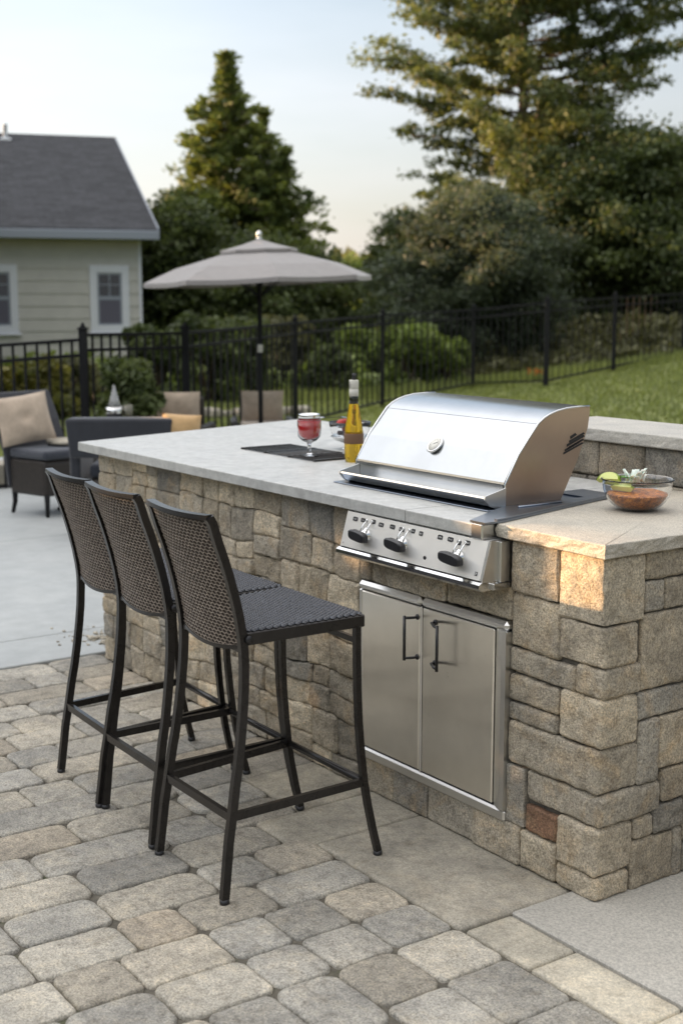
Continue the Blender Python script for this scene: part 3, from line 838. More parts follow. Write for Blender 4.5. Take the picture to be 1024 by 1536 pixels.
# front tray / handle lip
tr = MB(); a, c = XL + .018, XR + .006
V = []
prof_t = [(.178,.9535),(.178,.962),(.150,.964),(.128,.971),(.108,.990),(.102,.991),(.100,.986),(.118,.964),(.140,.9535)]
tr.prism(prof_t, a, c, axis=0)
tr.build('front_tray', M['chrome'], grill)
for xx in (a - .003, c - .002):
    tr = MB(); tr.prism([(.178,.9535),(.178,1.012),(.165,1.008),(.100,.993),(.097,.984),(.118,.962),(.140,.9535)], xx, xx + .005, axis=0); tr.build('tray_end', M['steel'], grill)
# dark trim flange round the hood, running back on the right
tf = MB()
tf.box((XL - .02, .10, .9492), (XR + .02, .56, .9535), bev=.0012)
tf.prism([(-.445, -.066), (-.384, -.066), (-.384, .0), (-.535, .56), (-.545, .62), (-.70, .62), (-.70, .50), (-.575, .50), (-.575, .17)], .9530, .9585)
tf.build('trim_flange', M['trim'], grill)
tf = MB(); tf.tube([(-.392, -.02, .961), (-.396, .01, .961), (-.541, .56, .961)], 0, sq=(.010, .005)); tf.tube([(-.53, .19, .9595), (-.53, .36, .9595)], .004, 8)
tf.build('trim_rail', M['trim'], grill)
# corner cap
cp = MB(); cp.box((-.4415, -.0665, .908), (-.394, .03, .9530), bev=.004); cp.build('corner_cap', M['steel'], grill)
# control panel
pn = MB(); PX0, PX1 = -1.022, -.372
m_front = [(-.092, .804), (-.062, .908), (.03, .908), (.03, .804)]
pn.prism(m_front, PX0, PX1, axis=0)
po = pn.build('control_panel', M['steel_p'], grill)
ed = MB(); ed.prism([(-.089,.800),(-.058,.910),(.05,.910),(.05,.800)], PX1, PX1 + .008, axis=0); ed.build('panel_end', M['steel'], grill); ed = MB(); ed.prism([(-.089,.800),(-.058,.910),(.05,.910),(.05,.800)], PX0 - .006, PX0, axis=0)
ed.build('panel_end', M['steel'], grill)
ps = MB(); ps.box((PX1 + .008, -.035, .796), (-.352, .06, .908), bev=.002); ps.build('panel_side', M['steel'], grill)
lp = MB(); lp.prism([(-.094,.776),(-.103,.784),(-.102,.794),(-.092,.800),(.02,.800),(.02,.776)], PX0 - .008, PX1 + .010, axis=0); lp.box((PX1 + .010, -.06, .777), (-.350, .03, .7955), bev=.002)
lp.build('drip_lip', M['chrome'], grill)
def onp(x, z, out=0.0):  # a point on the sloping panel front
    return (x, -.092 + (z - .804) * (.030 / .104) - out, z)
for i, (kx, w) in enumerate(((-.905, .082), (-.725, .086), (-.474, .092))):
    k = MB(); kz = .851
    k.lathe([(.0, 0), (.024, 0), (.024, .004), (.015, .010), (.013, .026), (0, .026)], onp(kx, kz), 20, axis=(0, -1, 0))
    ko = k.build('knob', M['chrome'], grill)
    g = MB(); pts = []
    for s in range(24):
        a_ = 2 * pi * s / 24; ex = abs(cos(a_)) ** .6 * (1 if cos(a_) > 0 else -1); ez = abs(sin(a_)) ** .6 * (1 if sin(a_) > 0 else -1)
        pts.append((kx + ex * w / 2, kz + ez * .016 - ex * .004))
    y0 = onp(kx, kz)[1]
    V = []; F = []
    for (yo, sc) in ((-.020, .86), (-.024, 1), (-.036, 1), (-.041, .93), (-.043, .8)):
        for (u, v) in pts: V.append((kx + (u - kx) * sc, y0 + yo, kz + (v - kz) * sc))
    for r_ in range(4):
        for s in range(24): F.append((r_*24+s, r_*24+(s+1) % 24, (r_+1)*24+(s+1) % 24, (r_+1)*24+s))
    F.append(tuple(range(96, 120))[::-1]); F.append(tuple(range(24)))
    g.add(V, F, None, True); go = g.build('grip', M['black'], ko, shade=False)
    # wire bail brackets over the knob
    h = MB()
    for dx_ in (-.012, .016):
        h.tube([onp(kx + dx_, .893, .001), onp(kx + dx_ + .002, .885, .010), onp(kx + dx_ - .002, .874, .012), onp(kx + dx_, .862, .016)], .0022, 6)
        h.lathe([(0, 0), (.005, 0), (.004, .004), (0, .004)], onp(kx + dx_, .893), 10, axis=(0, -1, 0))
    h.build('bail_bracket', M['chrome'], grill)
m = NT('panel_print'); M['ink'] = m.fin((.02, .02, .022), .5); m = NT('panel_print_light'); M['inkl'] = m.fin((.7, .7, .68), .5)
ik = MB()
random.seed(3)
for x in (-.975, -.935, -.885, -.845, -.79, -.745, -.692, -.655, -.57, -.525, -.487, -.452):
    z = .892 + random.uniform(-.003, .002); w = random.choice([.017, .021, .024]); h_ = .0125
    pts = []
    for s in range(16):
        a_ = 2 * pi * s / 16; pts.append((x + w / 2 * abs(cos(a_)) ** .4 * (1 if cos(a_) > 0 else -1), z + h_ / 2 * abs(sin(a_)) ** .4 * (1 if sin(a_) > 0 else -1)))
    V = [onp(u, v, .0004) for (u, v) in pts] + [onp(u, v, .0012) for (u, v) in pts]
    ik = MB()
    ik.add(V, [tuple(range(16, 32))[::-1]] + [(s, (s+1) % 16, 16+(s+1) % 16, 16+s) for s in range(16)], None, False, 0)
    for q_ in range(3):     # tiny pale strokes of the printed symbols
        u = x + (q_ - 1) * w * .24; hh = random.choice([.002, .0045, .003])
        a0 = onp(u - .0009, z - hh / 2, .0016); a1 = onp(u + .0009, z + hh / 2, .0016)
        ik.add([(a0[0], a0[1], a0[2]), (a1[0], a0[1], a0[2]), (a1[0], a1[1], a1[2]), (a0[0], a1[1], a1[2])], [(0, 1, 2, 3)], None, False, 1)
    ik.build('printed_symbol', [M['ink'], M['inkl']], grill)
ik = MB()
def sq(x, z, w, h_, out, mi):
    ps_ = [onp(x-w/2, z-h_/2, out), onp(x+w/2, z-h_/2, out), onp(x+w/2, z+h_/2, out), onp(x-w/2, z+h_/2, out)]; ik.add(ps_, [(0,1,2,3)], None, False, mi)
sq(-.391, .820, .011, .011, .0006, 0)
ps_ = [onp(-.395, .8165, .001), onp(-.3925, .8165, .001), onp(-.387, .8235, .001), onp(-.3895, .8235, .001)]; ik.add(ps_, [(0,1,2,3)], None, False, 1)
ps_ = [onp(-.3945, .8235, .001), onp(-.391, .8235, .001), onp(-.3945, .820, .001)]; ik.add(ps_, [(0,1,2)], None, False, 1)
ik.build('square_badge', [M['ink'], M['inkl']], grill)
th_ = MB(); th_.lathe([(.0045, 0), (.0062, 0), (.0062, .0014), (.0045, .0014)], onp(-.615, .828), 16, axis=(0, -1, 0)); th_.build('igniter_ring', M['black'], grill)
sc_ = MB(); sc_.lathe([(0, 0), (.003, 0), (.0022, .0015), (0, .0015)], onp(-1.010, .815), 10, axis=(0, -1, 0)); sc_.build('screw', M['chrome'], grill)

# ================================================================== BAR STOOLS
# local frame: x along the width (0 centre), y forward to the island, z up; rear feet at y=-.25
def stool():
    t = thing('bar_stool', '', 'bar stool', (0, 0, 0), 0, 'wicker bar stools at the island')
    WR = lambda z: float(np.interp(z, [0, .25, .5, .66, 1.1], [.188, .180, .171, .165, .163]))
    WF = lambda z: float(np.interp(z, [0, .3, .7], [.204, .198, .194]))
    W = .165; WS = lambda y: np.interp(y, [-.18, .19], [.165, .198]) / .165
    def rear(z):     # y of the rear leg / back post centre line
        zs = [0, .10, .22, .36, .50, .62, .70, .80, .90, 1.02]; ys = [-.262, -.250, -.232, -.205, -.184, -.176, -.180, -.202, -.232, -.279]
        return float(np.interp(z, zs, ys))
    zz = [.012, .08, .16, .22, .3, .36, .43, .5, .56, .62, .66, .70, .75, .8, .85, .9, .95, 1.0, 1.015]
    sm_ = np.array([rear(z) for z in zz]); sm_ = np.convolve(np.r_[sm_[0]*2-sm_[1], sm_, sm_[-1]*2-sm_[-2]], [.25, .5, .25], 'valid')
    zf = [.012, .08, .16, .22, .3, .4, .5, .6, .690]
    yf = [.250, .232, .214, .203, .193, .184, .180, .179, .179]
    for sx_ in (-1, 1):
        b = MB(); b.tube([(sx_ * WR(z), y, z) for y, z in zip(sm_, zz)], 0, sq=(.018, .023)); lo_ = b.build('leg', M['frame'], t, world=False)
        f = MB(); f.lathe([(0, 0), (.013, 0), (.014, .004), (.013, .012), (0, .014)], (sx_ * WR(0), sm_[0], 0), 12); f.build('foot_cap', M['black'], lo_, world=False)
        b = MB(); b.tube([(sx_ * WF(z), y, z) for y, z in zip(yf, zf)], 0, sq=(.017, .019)); lo_ = b.build('leg', M['frame'], t, world=False)
        f = MB(); f.lathe([(0, 0), (.013, 0), (.014, .004), (.013, .012), (0, .014)], (sx_ * WF(0), yf[0], 0), 12); f.build('foot_cap', M['black'], lo_, world=False)
    # footrest ring
    b = MB(); z = .226
    b.tube([(-WR(z), -.232, z), (WR(z), -.232, z)], 0, sq=(.014, .022)); b.build('footrest', M['frame'], t, world=False)
    b = MB(); b.tube([(-WF(z), .203, z), (WF(z), .203, z)], .0105, 10); b.build('footrest', M['frame'], t, world=False)
    for sx_ in (-1, 1):
        b = MB(); b.tube([(sx_ * WR(z), -.225, z), (sx_ * WF(z), .197, z)], 0, sq=(.014, .022)); b.build('footrest', M['frame'], t, world=False)
    # seat frame
    b = MB(); zt = .706
    for sx_ in (-1, 1): b.box((sx_ * (W + .012), -.17, zt - .034), (sx_ * (W - .012), .196, zt), bev=.003)
    b.box((-W + .012, .172, zt - .034), (W - .012, .196, zt), bev=.003)
    b.tube([(-W, -.176, zt - .05), (0, -.176, zt - .035), (W, -.176, zt - .05)], 0, sq=(.02, .012))
    b.tube([(-W, .186, zt - .075), (W, .186, zt - .075)], 0, sq=(.012, .016))
    b.xf(lambda v: v * np.c_[WS(v[:, 1]), np.ones(len(v)), np.ones(len(v))]); b.build('seat_frame', M['frame'], t, world=False)
    for sx_ in (-1, 1):
        b = MB(); b.lathe([(0, 0), (.011, 0), (.009, .005), (0, .005)], (sx_ * (W + .012), -.168, zt - .018), 12, axis=(sx_, 0, 0)); b.build('bolt', M['black'], t, world=False)
    # woven seat
    b = MB(); b.box((-W + .006, -.172, zt - .012), (W - .006, .180, zt + .003), m=0)
    nx, ny = 26, 32; ax0, ax1, ay0, ay1 = -W - .004, W + .004, -.166, .188
    dx_ = (ax1 - ax0) / nx; dy = (ay1 - ay0) / ny
    V = []; F = []
    for j in range(ny):
        for i in range(nx):
            cx_ = ax0 + (i + .5 + (.5 if j % 2 else 0)) * dx_; cy = ay0 + (j + .5) * dy
            if cx_ > ax1: continue
            l, w = dx_ * .50, dy * .40; hz = .0055 + random.uniform(-.0006, .0006)
            n0 = len(V)
            V += [(cx_ - l, cy - w, zt + .002), (cx_ + l, cy - w, zt + .002), (cx_ + l, cy + w, zt + .002), (cx_ - l, cy + w, zt + .002),
                  (cx_ - l * .55, cy - w * .6, zt + .002 + hz), (cx_ + l * .55, cy - w * .6, zt + .002 + hz), (cx_ + l * .55, cy + w * .6, zt + .002 + hz), (cx_ - l * .55, cy + w * .6, zt + .002 + hz)]
            F += [(n0+4, n0+5, n0+6, n0+7), (n0, n0+1, n0+5, n0+4), (n0+1, n0+2, n0+6, n0+5), (n0+2, n0+3, n0+7, n0+6), (n0+3, n0, n0+4, n0+7)]
    b.add(V, F, None, True, 0)
    b.xf(lambda v: v * np.c_[WS(v[:, 1]), np.ones(len(v)), np.ones(len(v))]); b.build('seat', [M['weave']], t, world=False)
    # curved back: strands in a honeycomb over a dark backing
    Wb = W - .006
    def surf(u, z, off=0.0):      # u in -1..1
        return (u * Wb, rear(z) - .018 * (1 - u * u) * (1 if True else 0) - off, z + .0)
    def zlo(u): return .672 - .018 * (1 - u * u)
    def zhi(u): return 1.006 + .004 * u
    b = MB(); nu, nv = 16, 20; V = []
    for s_ in (0, -.007):
        for i in range(nu + 1):
            u = -1 + 2 * i / nu
            for j in range(nv + 1):
                z = zlo(u) + (zhi(u) - zlo(u)) * j / nv; V.append(surf(u, z, s_))
    F = []; st = nv + 1; NN = (nu + 1) * st
    for i in range(nu):
        for j in range(nv):
            a_ = i*st+j; F.append((a_, a_+st, a_+st+1, a_+1)); F.append((NN+a_, NN+a_+1, NN+a_+st+1, NN+a_+st))
    b.add(V, F, None, True, 0)
    cw = 2 * Wb / 17; chh = .0122; rows_ = int(.34 / (chh * .78))
    done = set()
    def node(x, z):
        u = max(-1, min(1, x / Wb)); z = max(zlo(u), min(zhi(u), z)); return surf(u, z, .0015)
    for r_ in range(-1, rows_ + 1):
        for c_ in range(-1, 18):
            cx_ = -Wb + (c_ + .5 + (.5 if r_ % 2 else 0)) * cw; cz = .66 + r_ * chh * .78
            u = cx_ / Wb
            if u < -1.02 or u > 1.02 or cz < zlo(u) - .004 or cz > zhi(u) + .004: continue
            hx = [(cx_ + cw / 2, cz - chh * .22), (cx_ + cw / 2, cz + chh * .22), (cx_, cz + chh * .56), (cx_ - cw / 2, cz + chh * .22), (cx_ - cw / 2, cz - chh * .22), (cx_, cz - chh * .56)]
            for k in range(6):
                p, q_ = hx[k], hx[(k + 1) % 6]
                key = (round((p[0] + q_[0]) * 2000), round((p[1] + q_[1]) * 2000))
                if key in done: continue
                done.add(key)
                A, B = node(*p), node(*q_)
                if (Vector(A) - Vector(B)).length < .0015: continue
                b.tube([A, B], 0, sq=(.0021, .0028), caps=False, m=1)
    b.build('backrest', [M['backing'], M['strand']], t, world=False)
    # top rail and bottom rail, bowed like the back
    b = MB(); pts = []
    for i in range(17):
        u = -1 + 2 * i / 16; p = surf(u, 1.012 + .004 * u * u, -.002); pts.append((p[0] * 1.04, p[1], p[2]))
    b.tube(pts, 0, sq=(.024, .012)); b.build('top_rail', M['frame'], t, world=False)
    b = MB(); pts = [surf(-1 + 2 * i / 16, zlo(-1 + 2 * i / 16) - .004, -.002) for i in range(17)]
    b.tube(pts, 0, sq=(.014, .010)); 
    for u in (-.72, .72): b.box((u * Wb - .008, rear(.66) - .006, .650), (u * Wb + .008, rear(.66) + .010, .668), bev=.002)
    b.build('bottom_rail', M['frame'], t, world=False)
    return t
random.seed(4)
st0 = stool()
def skew(o):
    for ch in o.children:
        for v in ch.data.vertices: v.co.x -= .09 * v.co.y
        skew(ch)
skew(st0)
stools = [(st0, (-.766, -.520, 0), -1.0, 'bar stool nearest the grill doors, its dark woven seat in full view'),
          (None, (-1.192, -.505, 0), -1.5, 'middle bar stool between the two other wicker backed stools'),
          (None, (-1.545, -.480, 0), -2.5, 'bar stool farthest from the grill, beside the open concrete patio')]
for (o, loc, rz, lab) in stools:
    o = o or copy_tree(st0)
    o.location = loc; o.rotation_euler = (0, 0, radians(rz)); o['label'] = lab

# ================================================================== THINGS ON THE COUNTERS
CT = .949
def glass_mat(name, col=(1, 1, 1), rough=.02, ior=1.45):
    m = NT(name); m.fin(col, rough, 0, Transmission_Weight=1.0, IOR=ior)
    # let light through for shadows without caustics
    return m.mat
M['glass'] = glass_mat('clear_glass'); M['oil'] = NT('golden_oil').fin((.78, .50, .03), .04, 0, Transmission_Weight=.85, IOR=1.4)
M['red'] = NT('red_drink').fin((.62, .012, .02), .12, 0, Coat_Weight=.6); M['redveg'] = NT('tomato_skin').fin((.5, .025, .015), .3, 0)
M['white'] = NT('white_card').fin((.72, .72, .72), .6, 0); M['darkg'] = NT('dark_glass').fin((.02, .022, .012), .1, 0)
m = NT('salsa'); c = m.coord(); nn = m.noise(c, 90, 5, .7)
M['salsa'] = m.fin(m.ramp(nn, [(.32, (.06, .014, .004)), (.5, (.40, .11, .014)), (.64, (.72, .28, .05))]), .35, 0, m.bump(nn, .8, .006))
M['lime'] = NT('lime_rind').fin((.30, .42, .03), .4); M['limef'] = NT('lime_flesh').fin((.62, .66, .22), .4); M['leafg'] = NT('green_herb').fin((.12, .30, .03), .5)
M['onion'] = NT('white_onion').fin((.75, .78, .68), .4, 0, Subsurface_Weight=.2); M['label'] = NT('paper_label').fin((.62, .60, .53), .7); M['labelb'] = NT('brown_label').fin((.16, .085, .045), .7)
M['olives'] = NT('dark_berries').fin((.03, .015, .02), .25)

# stemmed goblet of red drink, standing on the grate
gx, gy, gz = -1.965, .425, .9582
gob = thing('goblet', 'stemmed glass goblet of red drink standing on the black grate', 'goblet', (gx, gy, gz))
b = MB()
b.lathe([(0,.0),(.030,.0),(.031,.002),(.010,.006),(.007,.012),(.0065,.040),(.010,.050),(.028,.058),(.043,.074),(.047,.100),(.046,.132),(.044,.140),(.042,.140),(.044,.130),(.045,.100),(.041,.077),(.026,.062),(0,.057)], (gx, gy, gz), 32)
b.build('glass', M['glass'], gob)
b = MB(); b.lathe([(0,.0585),(.025,.0635),(.040,.0785),(.0440,.100),(.0436,.134),(0,.134)], (gx, gy, gz), 32); b.build('drink', M['red'], gob)
b = MB(); b.lathe([(.0375,.141),(.041,.141),(.042,.156),(.041,.161),(.037,.161),(.036,.155)], (gx, gy, gz), 32)
for k in range(10):
    a_ = 2*pi*k/10; b.box((gx+.034*cos(a_)-.006, gy+.034*sin(a_)-.006, gz+.127), (gx+.034*cos(a_)+.006, gy+.034*sin(a_)+.006, gz+.142), bev=.002)
b.build('rim', M['chrome'], gob)
# bowl of tomatoes and berries on a silver foot
bx, by = -2.13, .735
bw = thing('fruit_bowl', 'glass bowl of tomatoes and dark berries on a silver foot behind the goblet', 'bowl', (bx, by, CT))
b = MB(); b.lathe([(0,0),(.035,0),(.036,.003),(.012,.008),(.010,.018),(.030,.026),(.060,.036),(.078,.050),(.080,.053),(.060,.040),(0,.030)], (bx, by, CT), 36); b.build('foot', M['chrome'], bw)
b = MB(); b.lathe([(.0,.034),(.058,.042),(.076,.060),(.083,.090),(.086,.112),(.083,.112),(.080,.090),(.073,.062),(.056,.046),(0,.038)], (bx, by, CT), 36); b.build('glass', M['glass'], bw)
random.seed(12)
for nm, mt, n, rr_ in (('tomato', 'redveg', 9, .018), ('berry', 'olives', 20, .012)):
    for k in range(n):
        a_ = random.uniform(0, 2*pi); r_ = .052 * sqrt(random.random()); z_ = CT + random.choice([.062, .085, .105 if nm == 'tomato' else .092])
        b = MB(); b.lathe([(0,-rr_),(rr_*.6,-rr_*.8),(rr_,0),(rr_*.6,rr_*.75),(0,rr_*.85)], (bx+r_*cos(a_), by+r_*sin(a_), z_), 12)
        if k < 9:
            pass
        o = b.build(nm, M[mt], bw)
b = MB(); b.tube([(bx-.10, by-.06, CT+.122), (bx-.03, by-.02, CT+.130), (bx+.06, by+.0, CT+.118)], 0, sq=(.012, .003)); b.lathe([(0,0),(.016,.002),(.02,.005),(.016,.006),(0,.004)], (bx-.115, by-.068, CT+.120), 16)
sp_ = b.build('serving_spoon', M['chrome'], None); props(sp_, 'silver serving spoon lying across the bowl of tomatoes and berries', 'spoon')
# folded card
b = MB(); qx, qy = -1.93, .60
b.prism([(qx-.035, CT+.001), (qx-.004, CT+.001), (qx+.016, CT+.098), (qx+.011, CT+.100)], qy-.02, qy-.0185, axis=1); b.prism([(qx+.012, CT+.0995), (qx+.016, CT+.098), (qx+.040, CT+.001), (qx+.036, CT+.001)], qy-.02, qy+.045, axis=1)
cd = b.build('folded_card', M['white']); props(cd, 'small white folded card between the fruit bowl and the oil bottle', 'card')
# oil bottle
ox, oy = -1.765, .492
ob = thing('oil_bottle', 'tall amber olive oil bottle with black pourer left of the hood', 'bottle', (ox, oy, CT))
oz = CT
b = MB(); b.lathe([(0,.0),(.028,.0),(.033,.004),(.034,.02),(.036,.07),(.0355,.105),(.033,.13),(.027,.165),(.0205,.200),(.0168,.222),(.0155,.236),(0,.236)], (ox, oy, oz), 36); b.build('bottle_glass', M['oil'], ob)
b = MB(); b.lathe([(.0162,.218),(.0178,.219),(.0172,.246),(.0155,.248),(0,.248)], (ox, oy, oz), 24); b.build('collar', M['darkg'], ob)
b = MB(); b.lathe([(.0365,.070),(.0372,.071),(.0366,.105),(.0356,.108)], (ox, oy, oz), 36); b.build('bottle_label', M['labelb'], ob)
b = MB(); b.lathe([(0,.247),(.0175,.247),(.0175,.272),(.0165,.2725),(.0165,.2745),(.0175,.275),(.0178,.305),(.0165,.307),(0,.307)], (ox, oy, oz), 28, m=0)
for k in range(5): b.box((ox-.006+random.uniform(-.002,.002), oy-.0186, oz+.279+k*.005), (ox+.004+random.uniform(-.003,.003), oy-.0178, oz+.2805+k*.005), m=1)
b.build('neck_sleeve', [M['label'], M['ink']], ob)
b = MB(); b.tube([(ox, oy, oz+.306), (ox, oy, oz+.322), (ox-.001, oy, oz+.332)], [.0075, .006, .0055], 12); b.tube([(ox+.001, oy, oz+.320), (ox+.013, oy, oz+.327)], .0028, 8); b.build('pourer', M['black'], ob)
# steel tumbler behind
tx, ty = -1.86, .83
b = MB(); b.lathe([(0,0),(.030,0),(.031,.003),(.041,.118),(.042,.120),(.039,.120),(.029,.005),(0,.004)], (tx, ty, CT), 32)
tm = b.build('steel_tumbler', M['steel']); props(tm, 'brushed steel tumbler standing between the oil bottle and the hood', 'tumbler')
# salsa bowl on the granite
sx0, sy0, sz0 = -.335, .470, .9518
sbw = thing('salsa_bowl', 'clear glass bowl of brown red salsa with lime on the granite', 'bowl', (sx0, sy0, sz0))
R_ = .101; H_ = .088
outer = [(0, 0), (.032, 0), (.034, .002)]; 
for k in range(1, 12):
    t_ = k / 11; outer.append((.034 + (R_ - .034) * sin(t_ * pi / 2) ** .9, .002 + (H_ - .002) * (1 - cos(t_ * pi / 2)) ** .95))
inner = [(r_ - .0035, z_ + .0025) for (r_, z_) in outer[::-1] if r_ > .03]
b = MB(); b.lathe(outer + [(R_ + .004, H_ + .001), (R_ + .004, H_ + .004), (R_ - .002, H_ + .004)] + inner[1:] + [(0, .006)], (sx0, sy0, sz0), 48); b.build('glass', M['glass'], sbw)
fill = [(0, .0075)] + [(r_ - .0045, z_ + .0035) for (r_, z_) in outer if r_ > .033 and z_ < .050]
b = MB(); zf_ = fill[-1][1]; rl = fill[-1][0]
fill += [(rl * .98, zf_ + .002), (rl * .8, zf_ + .005), (rl * .5, zf_ + .003), (rl * .25, zf_ + .006), (0, zf_ + .005)]
b.lathe(fill, (sx0, sy0, sz0), 40); b.build('salsa', M['salsa'], sbw)
def wedge(name, c, R, tlt, az, parent):
    b = MB(); pts = [(R * cos(a), R * sin(a)) for a in np.linspace(0, pi, 12)]
    V = []; F = []
    for (w_, s_) in ((-.009, .75), (0, 1), (.009, .75)):
        for (u, v) in pts: V.append((u * s_, w_, v * s_))
    n = 12
    for r_ in range(2):
        for k in range(n - 1): F.append((r_*n+k, r_*n+k+1, (r_+1)*n+k+1, (r_+1)*n+k))
    Rm = np.array(Euler((tlt, 0, az)).to_matrix())
    V = np.array(V) @ Rm.T + np.array(c)
    b.add(V, F, None, True, 0); b.add(V, [tuple(range(12)), tuple(range(24, 36))[::-1], (0, 12, 24, 35, 23, 11)], None, False, 1)
    return b.build(name, [M['lime'], M['limef']], parent)
l1 = wedge('lime_wedge', (sx0 - .070, sy0 - .045, sz0 + .080), .036, radians(-50), radians(35), None); props(l1, 'lime wedge leaning on the left rim of the salsa bowl', 'lime wedge')
l2 = wedge('lime_wedge', (sx0 - .030, sy0 - .035, sz0 + .062), .040, radians(-75), radians(10), None); props(l2, 'lime wedge lying low inside the salsa bowl', 'lime wedge')
random.seed(8); b = MB()
for k in range(14):     # curled onion petals
    a_ = random.uniform(0, 2*pi); rr_ = random.uniform(.004, .022); h_ = random.uniform(.018, .036); c_ = np.array([sx0 - .012 + rr_*cos(a_), sy0 + rr_*sin(a_), sz0 + .078 + random.uniform(0, .012)])
    V = []; F = []
    for i in range(5):
        for j in range(5):
            u = (i/4-.5); v = j/4
            V.append(c_ + np.array([cos(a_)*(.012*v*v+.006*(u*u*4)) - sin(a_)*u*.026*(1-.6*v), sin(a_)*(.012*v*v+.006*u*u*4) + cos(a_)*u*.026*(1-.6*v), h_*v]))
    for i in range(4):
        for j in range(4): F.append((i*5+j, (i+1)*5+j, (i+1)*5+j+1, i*5+j+1))
    b.add(V, F, None, True)
on = b.build('onion_garnish', M['onion']); props(on, 'curled white onion garnish heaped on top of the salsa', 'garnish')
md = on.modifiers.new('thick', 'SOLIDIFY'); md.thickness = .0015
b = MB()
for k in range(6):
    a_ = 2*pi*k/6 + .3; c_ = np.array([sx0 - .024, sy0 - .004, sz0 + .086]); L = .034
    V = []; F = []
    for i in range(6):
        t_ = i/5; w_ = .009*sin(pi*min(t_*.95+.05, 1)); p = c_ + np.array([cos(a_)*L*t_, sin(a_)*L*t_, .018*t_-.012*t_*t_ + .004*k/6])
        s_ = np.array([-sin(a_), cos(a_), 0])*w_; V += [p-s_, p+np.array([0,0,-.002]), p+s_]
    for i in range(5):
        for j in range(2): F.append((i*3+j, (i+1)*3+j, (i+1)*3+j+1, i*3+j+1))
    b.add(V, F, None, True)
hb = b.build('herb_sprig', M['leafg']); props(hb, 'small green herb sprig beside the onion on the salsa', 'herb'); md = hb.modifiers.new('thick', 'SOLIDIFY'); md.thickness = .0008
# two small glass dishes behind the hood end
for (x_, y_, r_, lab, z_) in ((-.640, .780, .050, 'small clear glass dish between the hood and the raised wall', .9525), (-.520, .700, .052, 'pale glass saucer on the metal trim beside the salsa bowl', .9525)):
    d_ = MB(); d_.lathe([(0,0),(r_*.6,0),(r_,.010),(r_+.002,.012),(r_*.97,.012),(r_*.6,.004),(0,.004)], (x_, y_, z_), 28)
    o = d_.build('glass_dish', NT('frosted_glass').fin((.75, .80, .84), .15, 0, Transmission_Weight=.5), None); props(o, lab, 'dish')
# ================================================================== VEGETATION
def rot_rand(n, rng):
    q = rng.normal(size=(n, 4)); q /= np.linalg.norm(q, axis=1)[:, None]; w, x, y, z = q.T
    a = np.stack([1-2*(y*y+z*z), 2*(x*y+z*w), 2*(x*z-y*w)], 1); b = np.stack([2*(x*y-z*w), 1-2*(x*x+z*z), 2*(y*z+x*w)], 1)
    return a, b
def leaves(name, C, size, tint, mat, parent, rng, aspect=1.6, dirs=None, jit=.5):
    """C (n,3) centres -> kite leaves"""
    n = len(C); a, b = rot_rand(n, rng)
    if dirs is not None:
        a = dirs + rng.normal(size=(n, 3)) * jit; a /= np.linalg.norm(a, axis=1)[:, None]
        b = np.cross(a, rng.normal(size=(n, 3))); b /= np.linalg.norm(b, axis=1)[:, None]
    s = (size * rng.uniform(.6, 1.35, n))[:, None]
    V = np.stack([C - a * s * aspect * .5, C + b * s * .5 - a * s * .1, C + a * s * aspect * .5, C - b * s * .5 - a * s * .1], 1).reshape(-1, 3)
    Q = np.arange(4 * n).reshape(n, 4); T = np.repeat(tint, 4, 0)
    return np_mesh(name, V, Q, T, mat, parent)
